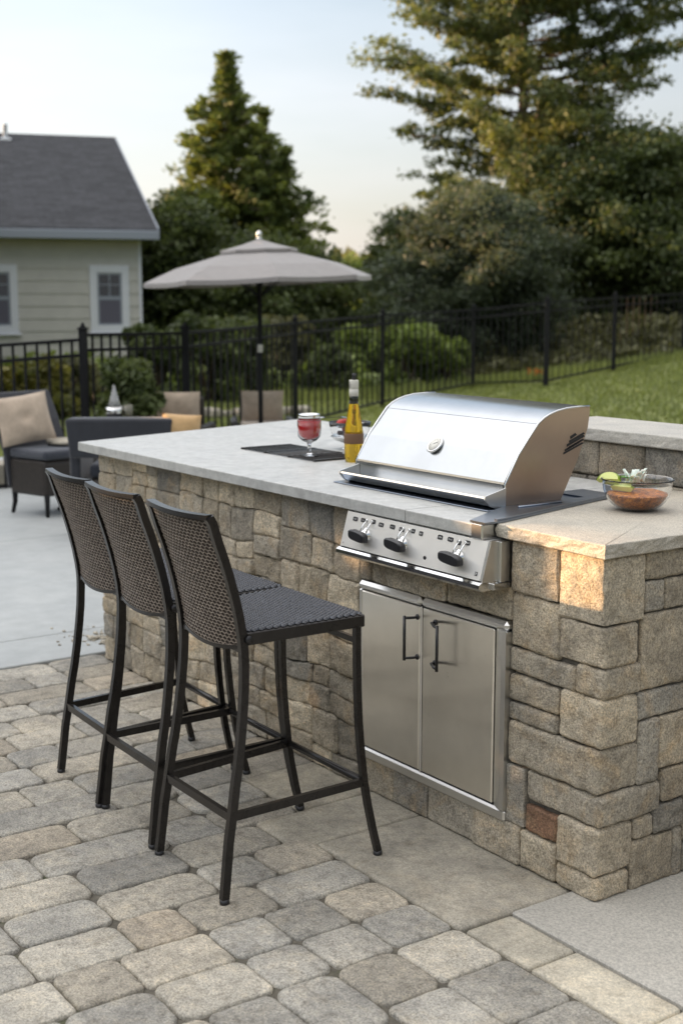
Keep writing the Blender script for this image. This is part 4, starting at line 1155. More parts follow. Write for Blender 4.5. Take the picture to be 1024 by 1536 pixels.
def tree(name, label, s, d, H, crown, rng_seed, mat, group=None, nlimb=60, r0=.16, leaf=.09, tuft=26, tuft_r=.28, droop=-.15, up=.35, aspect=1.7,
         bare=.0, twig=.45, lean=0., z0=None, cat='tree', skipf=0.0, tips=None, wood=True, sprayed=False, flat_=.6):
    """crown(t, ang) -> reach of the crown at height fraction t"""
    rng = np.random.default_rng(rng_seed); z = (TZ(s, d) if z0 is None else z0) - .05
    base = P(s, d, z); t = thing(name, label, cat, tuple(base), 0, group)
    tb = MB(); zz = np.linspace(0, H * .97, 12)
    wob = np.cumsum(rng.normal(size=(12, 2)) * .012 * H / 8, 0); wob[0] = 0
    ax = np.c_[wob + np.c_[zz * lean, zz * 0], zz]
    tb.tube((base + ax).tolist(), list(r0 * (1 - .93 * zz / H)), 8)
    C = []; T = []; Dd = []
    ga = rng.uniform(0, 6.28)
    for k in range(nlimb):
        tt = bare + (1 - bare) * ((k + .5) / nlimb) ** .85
        if tt > .985: tt = .985
        ga += 2.39996 + rng.normal() * .35
        R = crown(tt, ga) * rng.uniform(.78, 1.08)
        if rng.random() < skipf: continue
        o = np.array([np.interp(tt * H, zz, ax[:, 0]), np.interp(tt * H, zz, ax[:, 1]), tt * H])
        dr = np.array([cos(ga), sin(ga), 0.])
        n = 7; u = np.linspace(0, 1, n)
        side = np.array([-dr[1], dr[0], 0]) * rng.normal() * .15 * R
        rise = up * R * rng.uniform(.6, 1.3)
        pts = o + dr * (R * u)[:, None] + side * (u ** 2)[:, None] + np.array([0, 0, 1.]) * (rise * u + droop * R * u ** 2)[:, None]
        pts[1:] += rng.normal(size=(n - 1, 3)) * .03 * R
        if wood: tb.tube((base + pts).tolist(), list((r0 * .32 * (1 - .7 * tt) * (1 - .85 * u) + .004)), 5, caps=False)
        # twigs with tufts along the outer part of the limb
        nt = max(2, int(R / twig * 2.6))
        lt = rng.normal() * .22
        for j in range(nt):
            v = (.22 + .78 * (j + rng.random()) / nt) if R > .5 else rng.random()
            p = np.array([np.interp(v, u, pts[:, i]) for i in range(3)])
            sd_ = rng.normal(size=3) * np.array([1, 1, .45]); sd_ /= np.linalg.norm(sd_)
            q = p + sd_ * twig * rng.uniform(.15, .9) * min(1, .35 + R * .5) * (1.15 - .5 * v)
            if wood and rng.random() < .5: tb.tube([(base + p).tolist(), (base + q).tolist()], [.010, .004], 4, caps=False)
            m_ = int(tuft * 1.7 * rng.uniform(.6, 1.3)); tr = tuft_r * rng.uniform(.6, 1.25) * ((1 - .42 * tt) if sprayed else 1)
            cc_ = rng.normal(size=(m_, 3)) * np.array([tr, tr, tr * flat_]) * .6
            C.append(base + q + cc_); dd = (q - o); dd = dd / (np.linalg.norm(dd) + 1e-6); Dd.append(np.tile(dd, (m_, 1)))
            tv = np.clip(.45 + lt + rng.normal() * .16 + rng.normal(size=m_) * .12, 0, 1)
            T.append(np.c_[tv, np.clip(.5 + rng.normal() * .15 + rng.normal(size=m_) * .18, 0, 1), np.zeros(m_)])
    leaf *= .72
    C = np.concatenate(C); T = np.concatenate(T); Dd = np.concatenate(Dd)
    keep = C[:, 2] > z + .02
    C, T, Dd = C[keep], T[keep], Dd[keep]
    tb.build('trunk', M['bark'], t)
    leaves('crown', C, leaf, T, mat, t, rng, aspect, Dd if sprayed else None)
    return t
def bush(name, label, s, d, rx, ry, h, seed, mat, n=9000, leaf=.06, group=None, z0=None, cat='bush', base_z=0.0, aspect=1.6, lobes=9, parent=None):
    """a shrub: leaves clustered on many small lobes, with a few stems inside"""
    rng = np.random.default_rng(seed); z = (TZ(s, d) if z0 is None else z0) - .03
    base = P(s, d, z + base_z); t = parent or thing(name, label, cat, tuple(base), 0, group)
    tb = MB(); Cs = []; Ts = []
    nl = lobes * 4
    for k in range(nl):
        a = rng.uniform(0, 2 * pi); el = rng.uniform(.05, 1) ** .7
        rr = sqrt(max(0, 1 - (el - .35) ** 2 * 1.4)) * rng.uniform(.45, 1)
        c = np.array([0, 0, 0.]) + RT * cos(a) * rx * rr + FH * sin(a) * ry * rr + np.array([0, 0, h * el * rng.uniform(.8, 1)])
        r = (rx + ry + h) / 3 * rng.uniform(.16, .34); m_ = n // nl
        v = rng.normal(size=(m_, 3)); v /= np.linalg.norm(v, axis=1)[:, None]; v *= (rng.random(m_) ** .4)[:, None] * r; v[:, 2] *= .8
        Cs.append(base + c + v); lt = rng.normal() * .2
        Ts.append(np.c_[np.clip(.45 + lt + v[:, 2] / r * .18 + rng.normal(size=m_) * .12, 0, 1), np.clip(.5 + rng.normal() * .12 + rng.normal(size=m_) * .15, 0, 1), np.zeros(m_)])
        if k % 3 == 0: tb.tube([(base + [0, 0, -.02]).tolist(), (base + c * [.5, .5, .6]).tolist(), (base + c).tolist()], [.02, .012, .004], 5)
    C = np.concatenate(Cs); T = np.concatenate(Ts); k_ = C[:, 2] > base[2] + .01
    tb.build('stems', M['bark'], t); leaves('foliage', C[k_], leaf, T[k_], mat, t, rng, aspect)
    return t

# spruce left of centre
def cr_spruce(t, a):
    r = np.interp(t, [0, .12, .3, .45, .62, .8, .92, 1], [1.4, 2.2, 2.25, 1.9, 1.32, .68, .20, .03])
    return r * (1 + .16 * sin(3 * a + t * 9))
tree('spruce_tree', 'tall pointed spruce rising behind the patio umbrella', PX(347, 36), 36, 8.0, cr_spruce, 3, M['spruce'], nlimb=240, r0=.16, leaf=.10, tuft=24, tuft_r=.22, up=.42, droop=-.10, twig=.5, aspect=2.2, sprayed=True)
tree('spruce_tree', 'narrow secondary spire on the right shoulder of the tall spruce', PX(398, 36.5), 36.5, 6.7, lambda t, a: np.interp(t, [0, .4, .7, .9, 1], [1.3, 1.2, .6, .22, .04]), 4, M['spruce'], nlimb=80, r0=.10, leaf=.10, tuft=22, tuft_r=.2, up=.5, twig=.4, aspect=2.2, sprayed=True)
tree('spruce_tree', 'lower leaning spruce top at the right edge of the spruce clump', PX(428, 35.5), 35.5, 5.6, lambda t, a: np.interp(t, [0, .4, .7, .9, 1], [1.35, 1.2, .55, .22, .04]), 5, M['spruce'], nlimb=76, r0=.09, leaf=.10, tuft=22, tuft_r=.2, up=.5, twig=.4, aspect=2.2, sprayed=True)
tree('broadleaf_tree', 'bushy dark green tree beside the house corner, yellowish on its edge', PX(272, 31), 31, 3.75, lambda t, a: np.interp(t, [0, .2, .6, .9, 1], [1.0, 1.5, 1.35, .8, .3]), 6, M['dark'], nlimb=70, r0=.1, leaf=.11, tuft=40, tuft_r=.34, up=.4)
tree('broadleaf_tree', 'yellow leaved tree peeping out behind the house corner', PX(238, 38), 38, 3.9, lambda t, a: np.interp(t, [0, .3, .6, 1], [.7, 1.1, 1.0, .4]), 7, M['yellow'], nlimb=40, r0=.08, leaf=.11, tuft=34, tuft_r=.32)
tree('broadleaf_tree', 'dark rounded tree directly behind the umbrella pole', PX(395, 30.5), 30.5, 2.9, lambda t, a: np.interp(t, [0, .2, .6, .9, 1], [1.3, 1.5, 1.4, .8, .35]), 8, M['dark'], nlimb=60, r0=.1, leaf=.10, tuft=40, tuft_r=.32)
tree('broadleaf_tree', 'dark tree between the umbrella edge and the distant tree line', PX(468, 33), 33, 2.75, lambda t, a: np.interp(t, [0, .3, .6, 1], [1.1, 1.4, 1.2, .4]), 9, M['dark'], nlimb=50, r0=.1, leaf=.10, tuft=38, tuft_r=.32)
tree('broadleaf_tree', 'small green tree in the gap left of the big pine', PX(528, 44), 44, 2.75, lambda t, a: np.interp(t, [0, .3, .6, 1], [1.1, 1.5, 1.3, .4]), 10, M['fresh'], nlimb=44, r0=.1, leaf=.12, tuft=34, tuft_r=.36)
# big pine
def cr_pine(t, a):
    r = np.interp(t, [.1, .3, .5, .68, .85, 1], [2.3, 3.1, 3.3, 3.0, 2.7, 1.6])
    return r * (1 + .16 * sin(2 * a + t * 11)) * (1 + .28 * cos(a - .958) * ss(.45, .75, t))
tree('pine_tree', 'big open crowned pine with bare reddish trunk towering on the right', PX(772, 33), 33, 11.6, cr_pine, 13, M['pine'], nlimb=126, r0=.20, leaf=.085, tuft=42, tuft_r=.27, up=.22, droop=.04, twig=.50, bare=.20, skipf=.08, aspect=2.4, flat_=.5)
def cr_dark(t, a): return np.interp(t, [0, .15, .4, .7, .9, 1], [2.0, 2.9, 3.0, 2.3, 1.2, .4]) * (1 + .12 * sin(3 * a))
tree('broadleaf_tree', 'large dark tree with yellow touched leaves right of the pine', PX(925, 31), 31, 4.5, cr_dark, 14, M['dark'], nlimb=110, r0=.17, leaf=.10, tuft=50, tuft_r=.40, up=.3, twig=.6)
tree('broadleaf_tree', 'dark tree at the right border behind the fence', PX(1075, 33), 33, 4.4, cr_dark, 15, M['dark'], nlimb=80, r0=.15, leaf=.10, tuft=46, tuft_r=.40, up=.3, twig=.6)
tree('broadleaf_tree', 'lower shaded tree under the left branches of the pine', PX(610, 36), 36, 3.7, lambda t, a: np.interp(t, [0, .3, .6, 1], [1.2, 1.6, 1.3, .4]), 16, M['dark'], nlimb=60, r0=.1, leaf=.10, tuft=40, tuft_r=.32)
# grey-green feathery tree in front
tree('willow_like_tree', 'soft grey green round headed tree in front of the pine', PX(712, 27), 27, 3.35, lambda t, a: np.interp(t, [0, .2, .5, .8, 1], [1.35, 1.8, 1.7, 1.05, .4]) * (1 + .16 * sin(3 * a + 8 * t)), 17, M['olive'], nlimb=130, r0=.11, leaf=.052, tuft=85, tuft_r=.30, up=.55, aspect=2.6, twig=.45)
# shrubs along the fence
bush('shrub', 'bright green shrub against the fence behind the hood', PX(612, 23.6), 23.6, .58, .5, 1.15, 20, M['fresh'], 11000, .055)
bush('shrub', 'lower bright green shrub right of the taller one at the fence', PX(668, 23.8), 23.8, .45, .5, .82, 21, M['fresh'], 8000, .055)
bush('shrub', 'dark round shrub outside the fence right of the umbrella pole', PX(492, 23.2), 23.2, .42, .4, .82, 22, M['dark'], 8000, .05)
for i, (px, d, rx, h, mt, lab) in enumerate(((235, 20.5, .55, 1.25, 'dark', 'dark shrub outside the fence below the house corner'), (310, 21.5, .60, 1.35, 'dark', 'dark tall shrub behind the left patio cushion'),
        (362, 22.5, .55, 1.30, 'dark', 'dark shrub directly left of the umbrella pole'), (430, 25, .62, 1.25, 'brush', 'olive shrub outside the fence, seen right of the pole'), (545, 27, .7, 1.1, 'fresh', 'light green shrub far back behind the fence and bottle'),
        (430, 29, .8, 1.1, 'fresh', 'sunlit green shrub low behind the umbrella pole'),
        (28, 18.5, .85, .80, 'yellow', 'yellow green bush behind the fence at the left border'), (88, 19.5, .7, .72, 'brush', 'olive bush behind the fence below the house windows'), (-40, 19, .8, .8, 'brush', 'olive bush beyond the left border behind the fence'),
        (150, 21, .6, .70, 'brush', 'small olive bush below the right house window'))):
    bush('shrub', lab, PX(px, d), d, rx, .5, h, 30 + i, M[mt], 8000, .06)
random.seed(31)
# hillside brush beyond the fence on the right
rng = np.random.default_rng(77); n = 52000
s_ = rng.uniform(1.0, 12, n); d_ = rng.uniform(25.2, 38, n); cl = fbm(np.c_[s_ * 1.1, d_ * 1.1, np.zeros(n)], 3, 8)
z_ = terr(s_, d_) + rng.random(n) * np.clip(.25 + .45 * cl, .05, .9) * np.clip((d_ - 24.5) / 2, .25, 1)
C = CAM * [1, 1, 0] + RT * s_[:, None] + FH * d_[:, None]; C[:, 2] = z_
o = leaves('hillside_brush', C, .10, np.c_[np.clip(.45 + .3 * cl + rng.normal(size=n) * .12, 0, 1), rng.random(n), np.zeros(n)], M['brush'], None, rng)
props(o, 'low olive brown brush covering the slope beyond the fence', 'brush', None, 'stuff')
# ground cover left of it
n = 30000
s_ = rng.uniform(-9, 1.2, n); d_ = rng.uniform(24, 36, n); cl = fbm(np.c_[s_ * .9, d_ * .9, np.zeros(n)], 3, 18)
C = CAM * [1, 1, 0] + RT * s_[:, None] + FH * d_[:, None]; C[:, 2] = -.05 + rng.random(n) * np.clip(.25 + .4 * cl, .05, .8)
k_ = ~((s_ < -3.2) & (d_ > 26.5)); C = C[k_]
o = leaves('ground_cover', C, .10, np.c_[np.clip(.5 + .3 * cl[k_], 0, 1), rng.random(k_.sum()), np.zeros(k_.sum())], M['fresh'], None, rng)
props(o, 'green ground cover growing beyond the fence below the trees', 'ground cover', None, 'stuff')
# far wood on the horizon
n = 60000; s_ = rng.uniform(-70, 80, n); d_ = rng.uniform(78, 96, n)
hgt = 3.4 + 1.6 * fbm(np.c_[s_ * .16, np.zeros(n), np.zeros(n)], 3, 40)
C = CAM * [1, 1, 0] + RT * s_[:, None] + FH * d_[:, None]; C[:, 2] = rng.random(n) ** .8 * hgt - .1
o = leaves('distant_wood', C, .42, np.c_[np.clip(rng.normal(size=n) * .2 + .5 + .3 * fbm(C * .3, 2, 3), 0, 1), rng.random(n), np.zeros(n)], M['brush'], None, rng)
props(o, 'far off wood along the horizon behind the garden', 'wood', None, 'stuff')

# grass on the lawn
n = 90000
s_ = rng.uniform(-4.5, 9.5, n); d_ = 8 + 17.5 * rng.random(n) ** .8
k_ = ~((s_ < 1.2) & (d_ < 13.5)); s_, d_ = s_[k_], d_[k_]; n = len(s_)
C = CAM * [1, 1, 0] + RT * s_[:, None] + FH * d_[:, None]
on_patio = (C[:, 0] > -10.65) & (C[:, 1] < 5.25) & (C[:, 0] < 6.0)
C = C[~on_patio]; s_ = s_[~on_patio]; d_ = d_[~on_patio]; n = len(C)
C[:, 2] = terr(s_, d_) - .03
near_f = np.abs(d_ - (22.2 + .35 * np.clip(s_, 0, 9))) < .7
h_ = rng.uniform(.03, .075, n) * np.where(near_f, 3.0, 1) ; w_ = rng.uniform(.006, .014, n) * np.where(near_f, 1.2, 1.6)
a_ = rng.uniform(0, 2 * pi, n); wd = np.c_[np.cos(a_), np.sin(a_), np.zeros(n)]; ln = rng.normal(size=(n, 3)) * [.02, .02, 0]
V = np.stack([C - wd * w_[:, None], C + wd * w_[:, None], C + ln * 1.4 + np.c_[np.zeros((n, 2)), h_]], 1).reshape(-1, 3)
cl = fbm(C * .5, 3, 5)
T = np.repeat(np.c_[np.clip(.45 + .3 * cl + rng.normal(size=n) * .15, 0, 1), rng.random(n), np.zeros(n)], 3, 0)
o = np_mesh('grass', V, np.arange(3 * n).reshape(n, 3), T, M['grass']); props(o, 'mown grass of the lawn rising to the fence', 'grass', None, 'stuff')

# ================================================================== FENCE
fn = thing('metal_fence', 'black metal picket fence running round the yard and up the slope', 'fence', tuple(P(PX(443, 18.5), 18.5, 0)))
posts = [(-110, 10.6, 1.27), (128, 11.5, 1.33), (280, 12.6, 1.317), (443, 16.8, 1.34), (573, 20.0, 1.40), (708, 22.5, 1.46), (817, 21.5, 1.585), (917, 23.0, 1.665), (1020, 25.0, 1.745), (1130, 27.0, 1.85)]
pp = []
for i, (px, d, zt) in enumerate(posts):
    s = PX(px, d); zb = max(TZ(s, d), -.05); p = P(s, d, 0); pp.append((p, zb, zt))
    b = MB(); w = .034 if px != 817 else .042
    ang = atan2(FH[1], FH[0])
    b.box(p + [-w, -w, zb - .05], p + [w, w, zt - .03], bev=.004, rot=(0, 0, ang), piv=p)
    b.box(p + [-w*1.25, -w*1.25, zt - .03], p + [w*1.25, w*1.25, zt - .012], bev=.003, rot=(0, 0, ang), piv=p)
    b.lathe([(w, zt - .012), (w * .5, zt + .004), (w * .55, zt + .018), (0, zt + .035)], (p[0], p[1], 0), 10)
    b.build('post', M['fence'], fn)
for i in range(len(pp) - 1):
    (a, za, ta), (c, zc, tc_) = pp[i], pp[i + 1]
    L = np.linalg.norm(c - a); b = MB(); u = (c - a) / L
    top = lambda t: (ta + (tc_ - ta) * t) - (.115 if i == 0 else .075)
    bot = lambda t: za + (zc - za) * t + .07
    for f_ in (0, .13):
        b.tube([(a[0], a[1], top(0) - f_), (c[0], c[1], top(1) - f_)], 0, sq=(.028, .028 if i < 6 else .022))
    b.tube([(a[0], a[1], bot(0)), (c[0], c[1], bot(1))], 0, sq=(.028, .028))
    n_ = int(min(L / (.105 if i < 5 else .12), max(6, abs(posts[i+1][0] - posts[i][0]) / 8.5)))
    pw = .009 if i < 5 else .0055
    for k in range(1, n_):
        t = k / n_; p = a + (c - a) * t; b.box((p[0] - pw, p[1] - pw, bot(t) - .02), (p[0] + pw, p[1] + pw, top(t) - .002))
    b.build('picket_panel', M['fence'], fn)
# pale edging stones at the foot of the fence
b = MB(); random.seed(2)
A = P(PX(225, 18.2), 18.2); B_ = P(PX(455, 18.9), 18.9); L = np.linalg.norm(B_ - A); k = 0.
while k < L:
    l = random.uniform(.12, .28); c = A + (B_ - A) * (k + l / 2) / L; r = l / 2
    b.rock((c[0] - r, c[1] - .07, -.06), (c[0] + r, c[1] + .07, random.uniform(.03, .07)), r=.03, seg=.05, amp=.01, tint=tn(.5, .9), seed=int(k * 50)); k += l
o = b.build('stone_edging', M['paver']); o['kind'] = 'structure'
b = MB(); A = P(PX(-120, 10.8), 10.8); B_ = P(PX(70, 11.25), 11.25); dv = B_ - A; L = np.linalg.norm(dv); yaw = atan2(dv[1], dv[0])
b.box(A + [0, 0, -.05], A + [L, .35, .19], bev=.012, rot=(0, 0, yaw), piv=A)
o = b.build('low_kerb', M['slab']); o['kind'] = 'structure'

# ================================================================== HOUSE
al = radians(18); hx = RT * cos(al) + FH * sin(al); yawh = atan2(hx[1], hx[0])
hc = P(PX(216, 29), 29, -.05)
hs = thing('house', 'single storey house with greige clapboard siding and dark shingle roof', 'house', tuple(hc), yawh)
m = NT('clapboard'); c = m.coord(); M['siding'] = m.fin(m.mix((.56, .545, .495), m.ramp(m.noise(c, 3, 4), [(.3, (.94,)*3), (.7, (1.05,)*3)]), 1, 'MULTIPLY'), .7, 0, m.bump(m.noise(m.coord((1, 1, 12)), 20, 4), .15, .004))
m = NT('roof_shingle'); br = m.N('ShaderNodeTexBrick'); m.l.new(m.coord((1, 1, 1), 'Object', (radians(0), 0, 0)), br.inputs['Vector'])
br.inputs['Scale'].default_value = 1.0; br.inputs['Brick Width'].default_value = .3; br.inputs['Row Height'].default_value = .14; br.inputs['Mortar Size'].default_value = .006
br.inputs['Color1'].default_value = (.024, .026, .031, 1); br.inputs['Color2'].default_value = (.044, .046, .053, 1); br.inputs['Mortar'].default_value = (.02, .02, .023, 1)
c = m.coord(); M['shingle'] = m.fin(m.mix(br.outputs['Color'], m.ramp(m.noise(c, 6, 5, .7), [(.3, (.65,)*3), (.7, (1.35,)*3)]), 1, 'MULTIPLY'), .9, 0, m.bump(br.outputs['Fac'], .8, -.02, m.bump(m.noise(c, 60, 4), .6, .01)))
M['trimw'] = NT('white_trim').fin((.74, .76, .80), .55); M['fascia'] = NT('grey_fascia').fin((.30, .33, .38), .5)
M['pane'] = NT('window_glass').fin((.05, .06, .08), .06, 0, Specular_IOR_Level=.8); M['curtain'] = NT('window_shade').fin((.12, .115, .15), .6)
HL, HD, HE = 7.2, 10.4, 2.93
def lb(mb, name, mat, parent=hs, **kw): return mb.build(name, mat, parent, world=False, **kw)
b = MB(); bh = .262; nb = int((HE + .3) / bh) + 1
for k in range(nb):
    z = -.1 + k * bh; z2 = min(z + bh, HE)
    # openings are covered by the windows; boards lap outwards at the foot
    b.prism([(-.028, z), (-.010, z2 + .012), (.06, z2 + .012), (.06, z)], -HL, 0, axis=0)
    b.prism([(.028, z), (.010, z2 + .012), (-.06, z2 + .012), (-.06, z)], 0.0, HD, axis=1) if False else None
b.box((-HL + .001, .03, -.1), (-.001, HD, HE)); lb(b, 'wall', M['siding'])
b = MB(); RZ = 5.42; RY = HD / 2
# gable on the right: wall triangle
b.prism([(.03, HE), (HD, HE), (RY, RZ - .15)], -.12, -.002, axis=0); lb(b, 'gable_wall', M['siding'])
b = MB(); b.box((-.05, -.036, -.1), (.012, .03, HE), bev=.004); b.build('corner_board', M['trimw'], hs, world=False)
ov = .30; zo = HE - .02; sl_ = (RZ - zo) / (RY + .45)
def roofp(x0, x1):
    return [(-.45, zo), (RY, RZ), (HD + .45, zo), (HD + .45, zo + .16), (RY, RZ + .16), (-.45, zo + .16)]
b = MB(); b.prism(roofp(0, 0), -HL - .4, ov, axis=0); rfo = lb(b, 'roof', M['shingle'])
rv = MB(); 
b = MB(); b.box((-HL - .42, -.52, zo - .06), (ov + .03, -.452, zo + .13), bev=.012); lb(b, 'gutter', M['fascia'])
b = MB(); b.box((-HL - .4, -.452, zo - .045), (ov, .0, zo - .005)); lb(b, 'soffit', M['fascia'])
b = MB()
for (y0, z0_, y1, z1_) in ((-.45, zo, RY, RZ), (RY, RZ, HD + .45, zo)):
    b.add([(ov + .002, y0, z0_ - .02), (ov + .03, y0, z0_ - .02), (ov + .03, y1, z1_ - .02), (ov + .002, y1, z1_ - .02), (ov + .002, y0, z0_ + .18), (ov + .03, y0, z0_ + .18), (ov + .03, y1, z1_ + .18), (ov + .002, y1, z1_ + .18)],
          [(0,1,2,3),(4,7,6,5),(0,4,5,1),(1,5,6,2),(2,6,7,3),(3,7,4,0)])
lb(b, 'rake_board', M['fascia'])
px_v = -2.35
b = MB(); b.lathe([(.055, 0), (.055, .42), (.062, .43), (.062, .48), (0, .48)], (px_v, RY - .35, RZ - .25 + .16 - .05), 12); b.box((px_v - .13, RY - .5, RZ - .16), (px_v + .13, RY - .2, RZ + .0), bev=.02)
b.build('vent_pipe', M['trimw'], rfo, world=False)
def window(xc, zc, w, h):
    b = MB(); t_ = .155; yo = -.062
    b.box((xc - w/2 - t_, yo, zc - h/2 - t_), (xc - w/2, .03, zc + h/2 + t_), bev=.006); b.box((xc + w/2, yo, zc - h/2 - t_), (xc + w/2 + t_, .03, zc + h/2 + t_), bev=.006)
    b.box((xc - w/2, yo, zc + h/2), (xc + w/2, .03, zc + h/2 + t_), bev=.006); b.box((xc - w/2, yo, zc - h/2 - t_), (xc + w/2, .03, zc - h/2), bev=.006)
    wo = lb(b, 'window', M['trimw'])
    b = MB(); b.box((xc - w/2 - t_ - .05, -.10, zc - h/2 - t_ - .05), (xc + w/2 + t_ + .05, .0, zc - h/2 - t_), bev=.008); b.build('sill', M['trimw'], wo, world=False)
    b = MB(); s_ = .04
    for (z0_, z1_) in ((zc + .02, zc + h/2), (zc - h/2, zc + .02)):
        b.box((xc - w/2, -.045, z0_), (xc - w/2 + s_, -.03, z1_)); b.box((xc + w/2 - s_, -.045, z0_), (xc + w/2, -.03, z1_))
        b.box((xc - w/2 + s_, -.045, z1_ - s_), (xc + w/2 - s_, -.03, z1_)); b.box((xc - w/2 + s_, -.045, z0_), (xc + w/2 - s_, -.03, z0_ + s_))
    b.box((xc - .012, -.043, zc + .06), (xc + .012, -.031, zc + h/2 - s_)); b.box((xc - w/2 + s_, -.042, zc + h*.26), (xc + w/2 - s_, -.032, zc + h*.26 + .022))
    b.build('sash', M['fascia'], wo, world=False)
    b = MB(); b.box((xc - w/2, -.032, zc - h/2), (xc + w/2, -.0285, zc + h/2)); b.build('pane', M['pane'], wo, world=False)
    b = MB(); b.box((xc - w/2 + .04, -.037, zc - h/2 + .04), (xc + w/2 - .04, -.0335, zc)); b.build('shade', M['curtain'], wo, world=False)
window(-.68, 1.62, .52, 1.10); window(-3.05, 1.62, .62, 1.10); window(-5.6, 1.66, .62, 1.10)

# ================================================================== UMBRELLA
ud = 12.2; up_ = P(PX(391, ud), ud, 0)
um = thing('patio_umbrella', 'grey octagonal patio umbrella with dark pole over the seating area', 'umbrella', tuple(up_), 0)
R_u = 1.035; zt_ = 1.55 + 88 * ud / 2000; ze = 1.55 + 30 * ud / 2000
tilt = radians(2.2)
def urot(v):      # whole canopy leans very slightly down to the left
    v = np.asarray(v, float); rel = v - [up_[0], up_[1], ze]
    s = rel @ RT; rel = rel + np.outer(np.atleast_1d(s), [0, 0, sin(tilt)]).reshape(rel.shape); return rel + [up_[0], up_[1], ze]
a0 = atan2(RT[1], RT[0]) + radians(12)
def ring(r, z, sag=0.):
    pts = []
    for k in range(8):
        for j in range(4):
            f = j / 4; a = a0 + (k) * pi / 4; c = a + pi / 4
            p = np.array([cos(a), sin(a)]) * (1 - f) + np.array([cos(c), sin(c)]) * f
            q = 1 - sag * sin(pi * f); pts.append((up_[0] + p[0] * r * q, up_[1] + p[1] * r * q, z - sag * .5 * sin(pi * f) * r))
    return pts
def canopy(rz, th=.004):
    mb = MB(); rings = [ring(*q) for q in rz]; V = []; N3 = 32
    for r_ in rings: V += r_
    nr = len(rings); V = urot(np.array(V)); V2 = V - [0, 0, th]
    F = []
    for i in range(nr - 1):
        for k in range(N3):
            j = (k + 1) % N3; F.append((i*N3+k, (i+1)*N3+k, (i+1)*N3+j, i*N3+j)); F.append((nr*N3+i*N3+k, nr*N3+i*N3+j, nr*N3+(i+1)*N3+j, nr*N3+(i+1)*N3+k))
    for k in range(N3):
        j = (k + 1) % N3; i = nr - 1; F.append((i*N3+k, nr*N3+i*N3+k, nr*N3+i*N3+j, i*N3+j)); F.append((k, j, nr*N3+j, nr*N3+k))
    mb.add(np.concatenate([V, V2]), F, None, False); return mb
canopy([(.20, zt_ - .085, 0), (.45, zt_ - .155, .01), (.75, zt_ - .235, .015), (R_u, ze, .02), (R_u + .003, ze - .035, .02)]).build('canopy', M['canopy'], um)
canopy([(.02, zt_, 0), (.16, zt_ - .045, .005), (.35, zt_ - .092, .015), (.353, zt_ - .115, .015)]).build('vent_canopy', M['canopy'], um)
b = MB(); zt2 = zt_ - .01
b.lathe([(.03, 0), (.028, .02), (.020, .03), (.028, .045), (.026, .065), (.012, .085), (0, .09)], (up_[0], up_[1], zt2), 14); b.build('finial', M['steel'], um)
b = MB(); b.tube([(up_[0], up_[1], .02), (up_[0], up_[1], zt_ - .02)], .021, 12); po_ = b.build('pole', M['fence'], um)
b = MB(); b.lathe([(.0235, 0), (.0235, .07), (.022, .072)], (up_[0], up_[1], 1.03 + .05), 14); b.build('clamp_band', M['label'], po_)
b = MB(); b.lathe([(0, 0), (.24, 0), (.24, .03), (.20, .06), (.04, .075), (.035, .25), (.022, .25)], (up_[0], up_[1], .001), 24); b.build('base', M['fence'], um)
for k in range(8):
    a = a0 + k * pi / 4; dr = np.array([cos(a), sin(a), 0]); b = MB()
    pts = urot(np.array([np.array([*up_[:2], 0]) + dr * r_ + [0, 0, z_] for r_, z_ in ((.03, zt_ - .05), (.45, zt_ - .172), (R_u - .01, ze - .014))]))
    b.tube(pts.tolist(), .007, 6)
    b.tube([(up_[0] + dr[0]*.03, up_[1] + dr[1]*.03, ze - .14), tuple(pts[1])], .006, 6); b.build('rib', M['fence'], um)

# ================================================================== PATIO SEATING
def cushion(mb, w, h, t, M4, pinch=.0, n=14, tint=None):
    """a pillow w x h, thickness t, centred; M4 maps local (x=w, y=thickness, z=h) to world"""
    V = []; F = []
    for sgn in (-1, 1):
        for i in range(n + 1):
            for j in range(n + 1):
                u = -1 + 2 * i / n; v = -1 + 2 * j / n
                e = (max(0, 1 - u * u) ** .45) * (max(0, 1 - v * v) ** .45)
                cx_ = 1 - .07 * (1 - abs(v)) * 0 - .06 * (v * v) * 0
                x = u * w / 2 * (1 - .05 * (1 - v * v)); z = v * h / 2 * (1 - .05 * (1 - u * u))
                y = sgn * t / 2 * e * (1 - pinch * math.exp(-((u * u + v * v) / .05)))
                y += .006 * sin(7 * u + 3 * v) * e
                V.append((x, y, z))
    st = n + 1; N3 = st * st
    for i in range(n):
        for j in range(n):
            a_ = i*st+j; F.append((a_, a_+st, a_+st+1, a_+1)); F.append((N3+a_, N3+a_+1, N3+a_+st+1, N3+a_+st))
    V = np.array(V); V = V @ np.array(M4)[:3, :3].T + np.array(M4)[:3, 3]
    mb.add(V, F, tint, True)
def frame4(s, d, z, yaw, tx=0., tz=0.):
    p = P(s, d, z); return Matrix.Translation(Vector(p)) @ Matrix.Rotation(atan2(RT[1], RT[0]) + yaw, 4, 'Z') @ Matrix.Rotation(tx, 4, 'X')
# armchair on the left
cp_ = np.array([-6.94, 1.49, 0]); yaw = radians(17)
ac = thing('wicker_armchair', 'dark wicker armchair with beige scatter pillow by the left border', 'armchair', tuple(cp_), yaw)
def L(mb, name, mat, parent=ac, **k): return mb.build(name, mat, parent, world=False, **k)
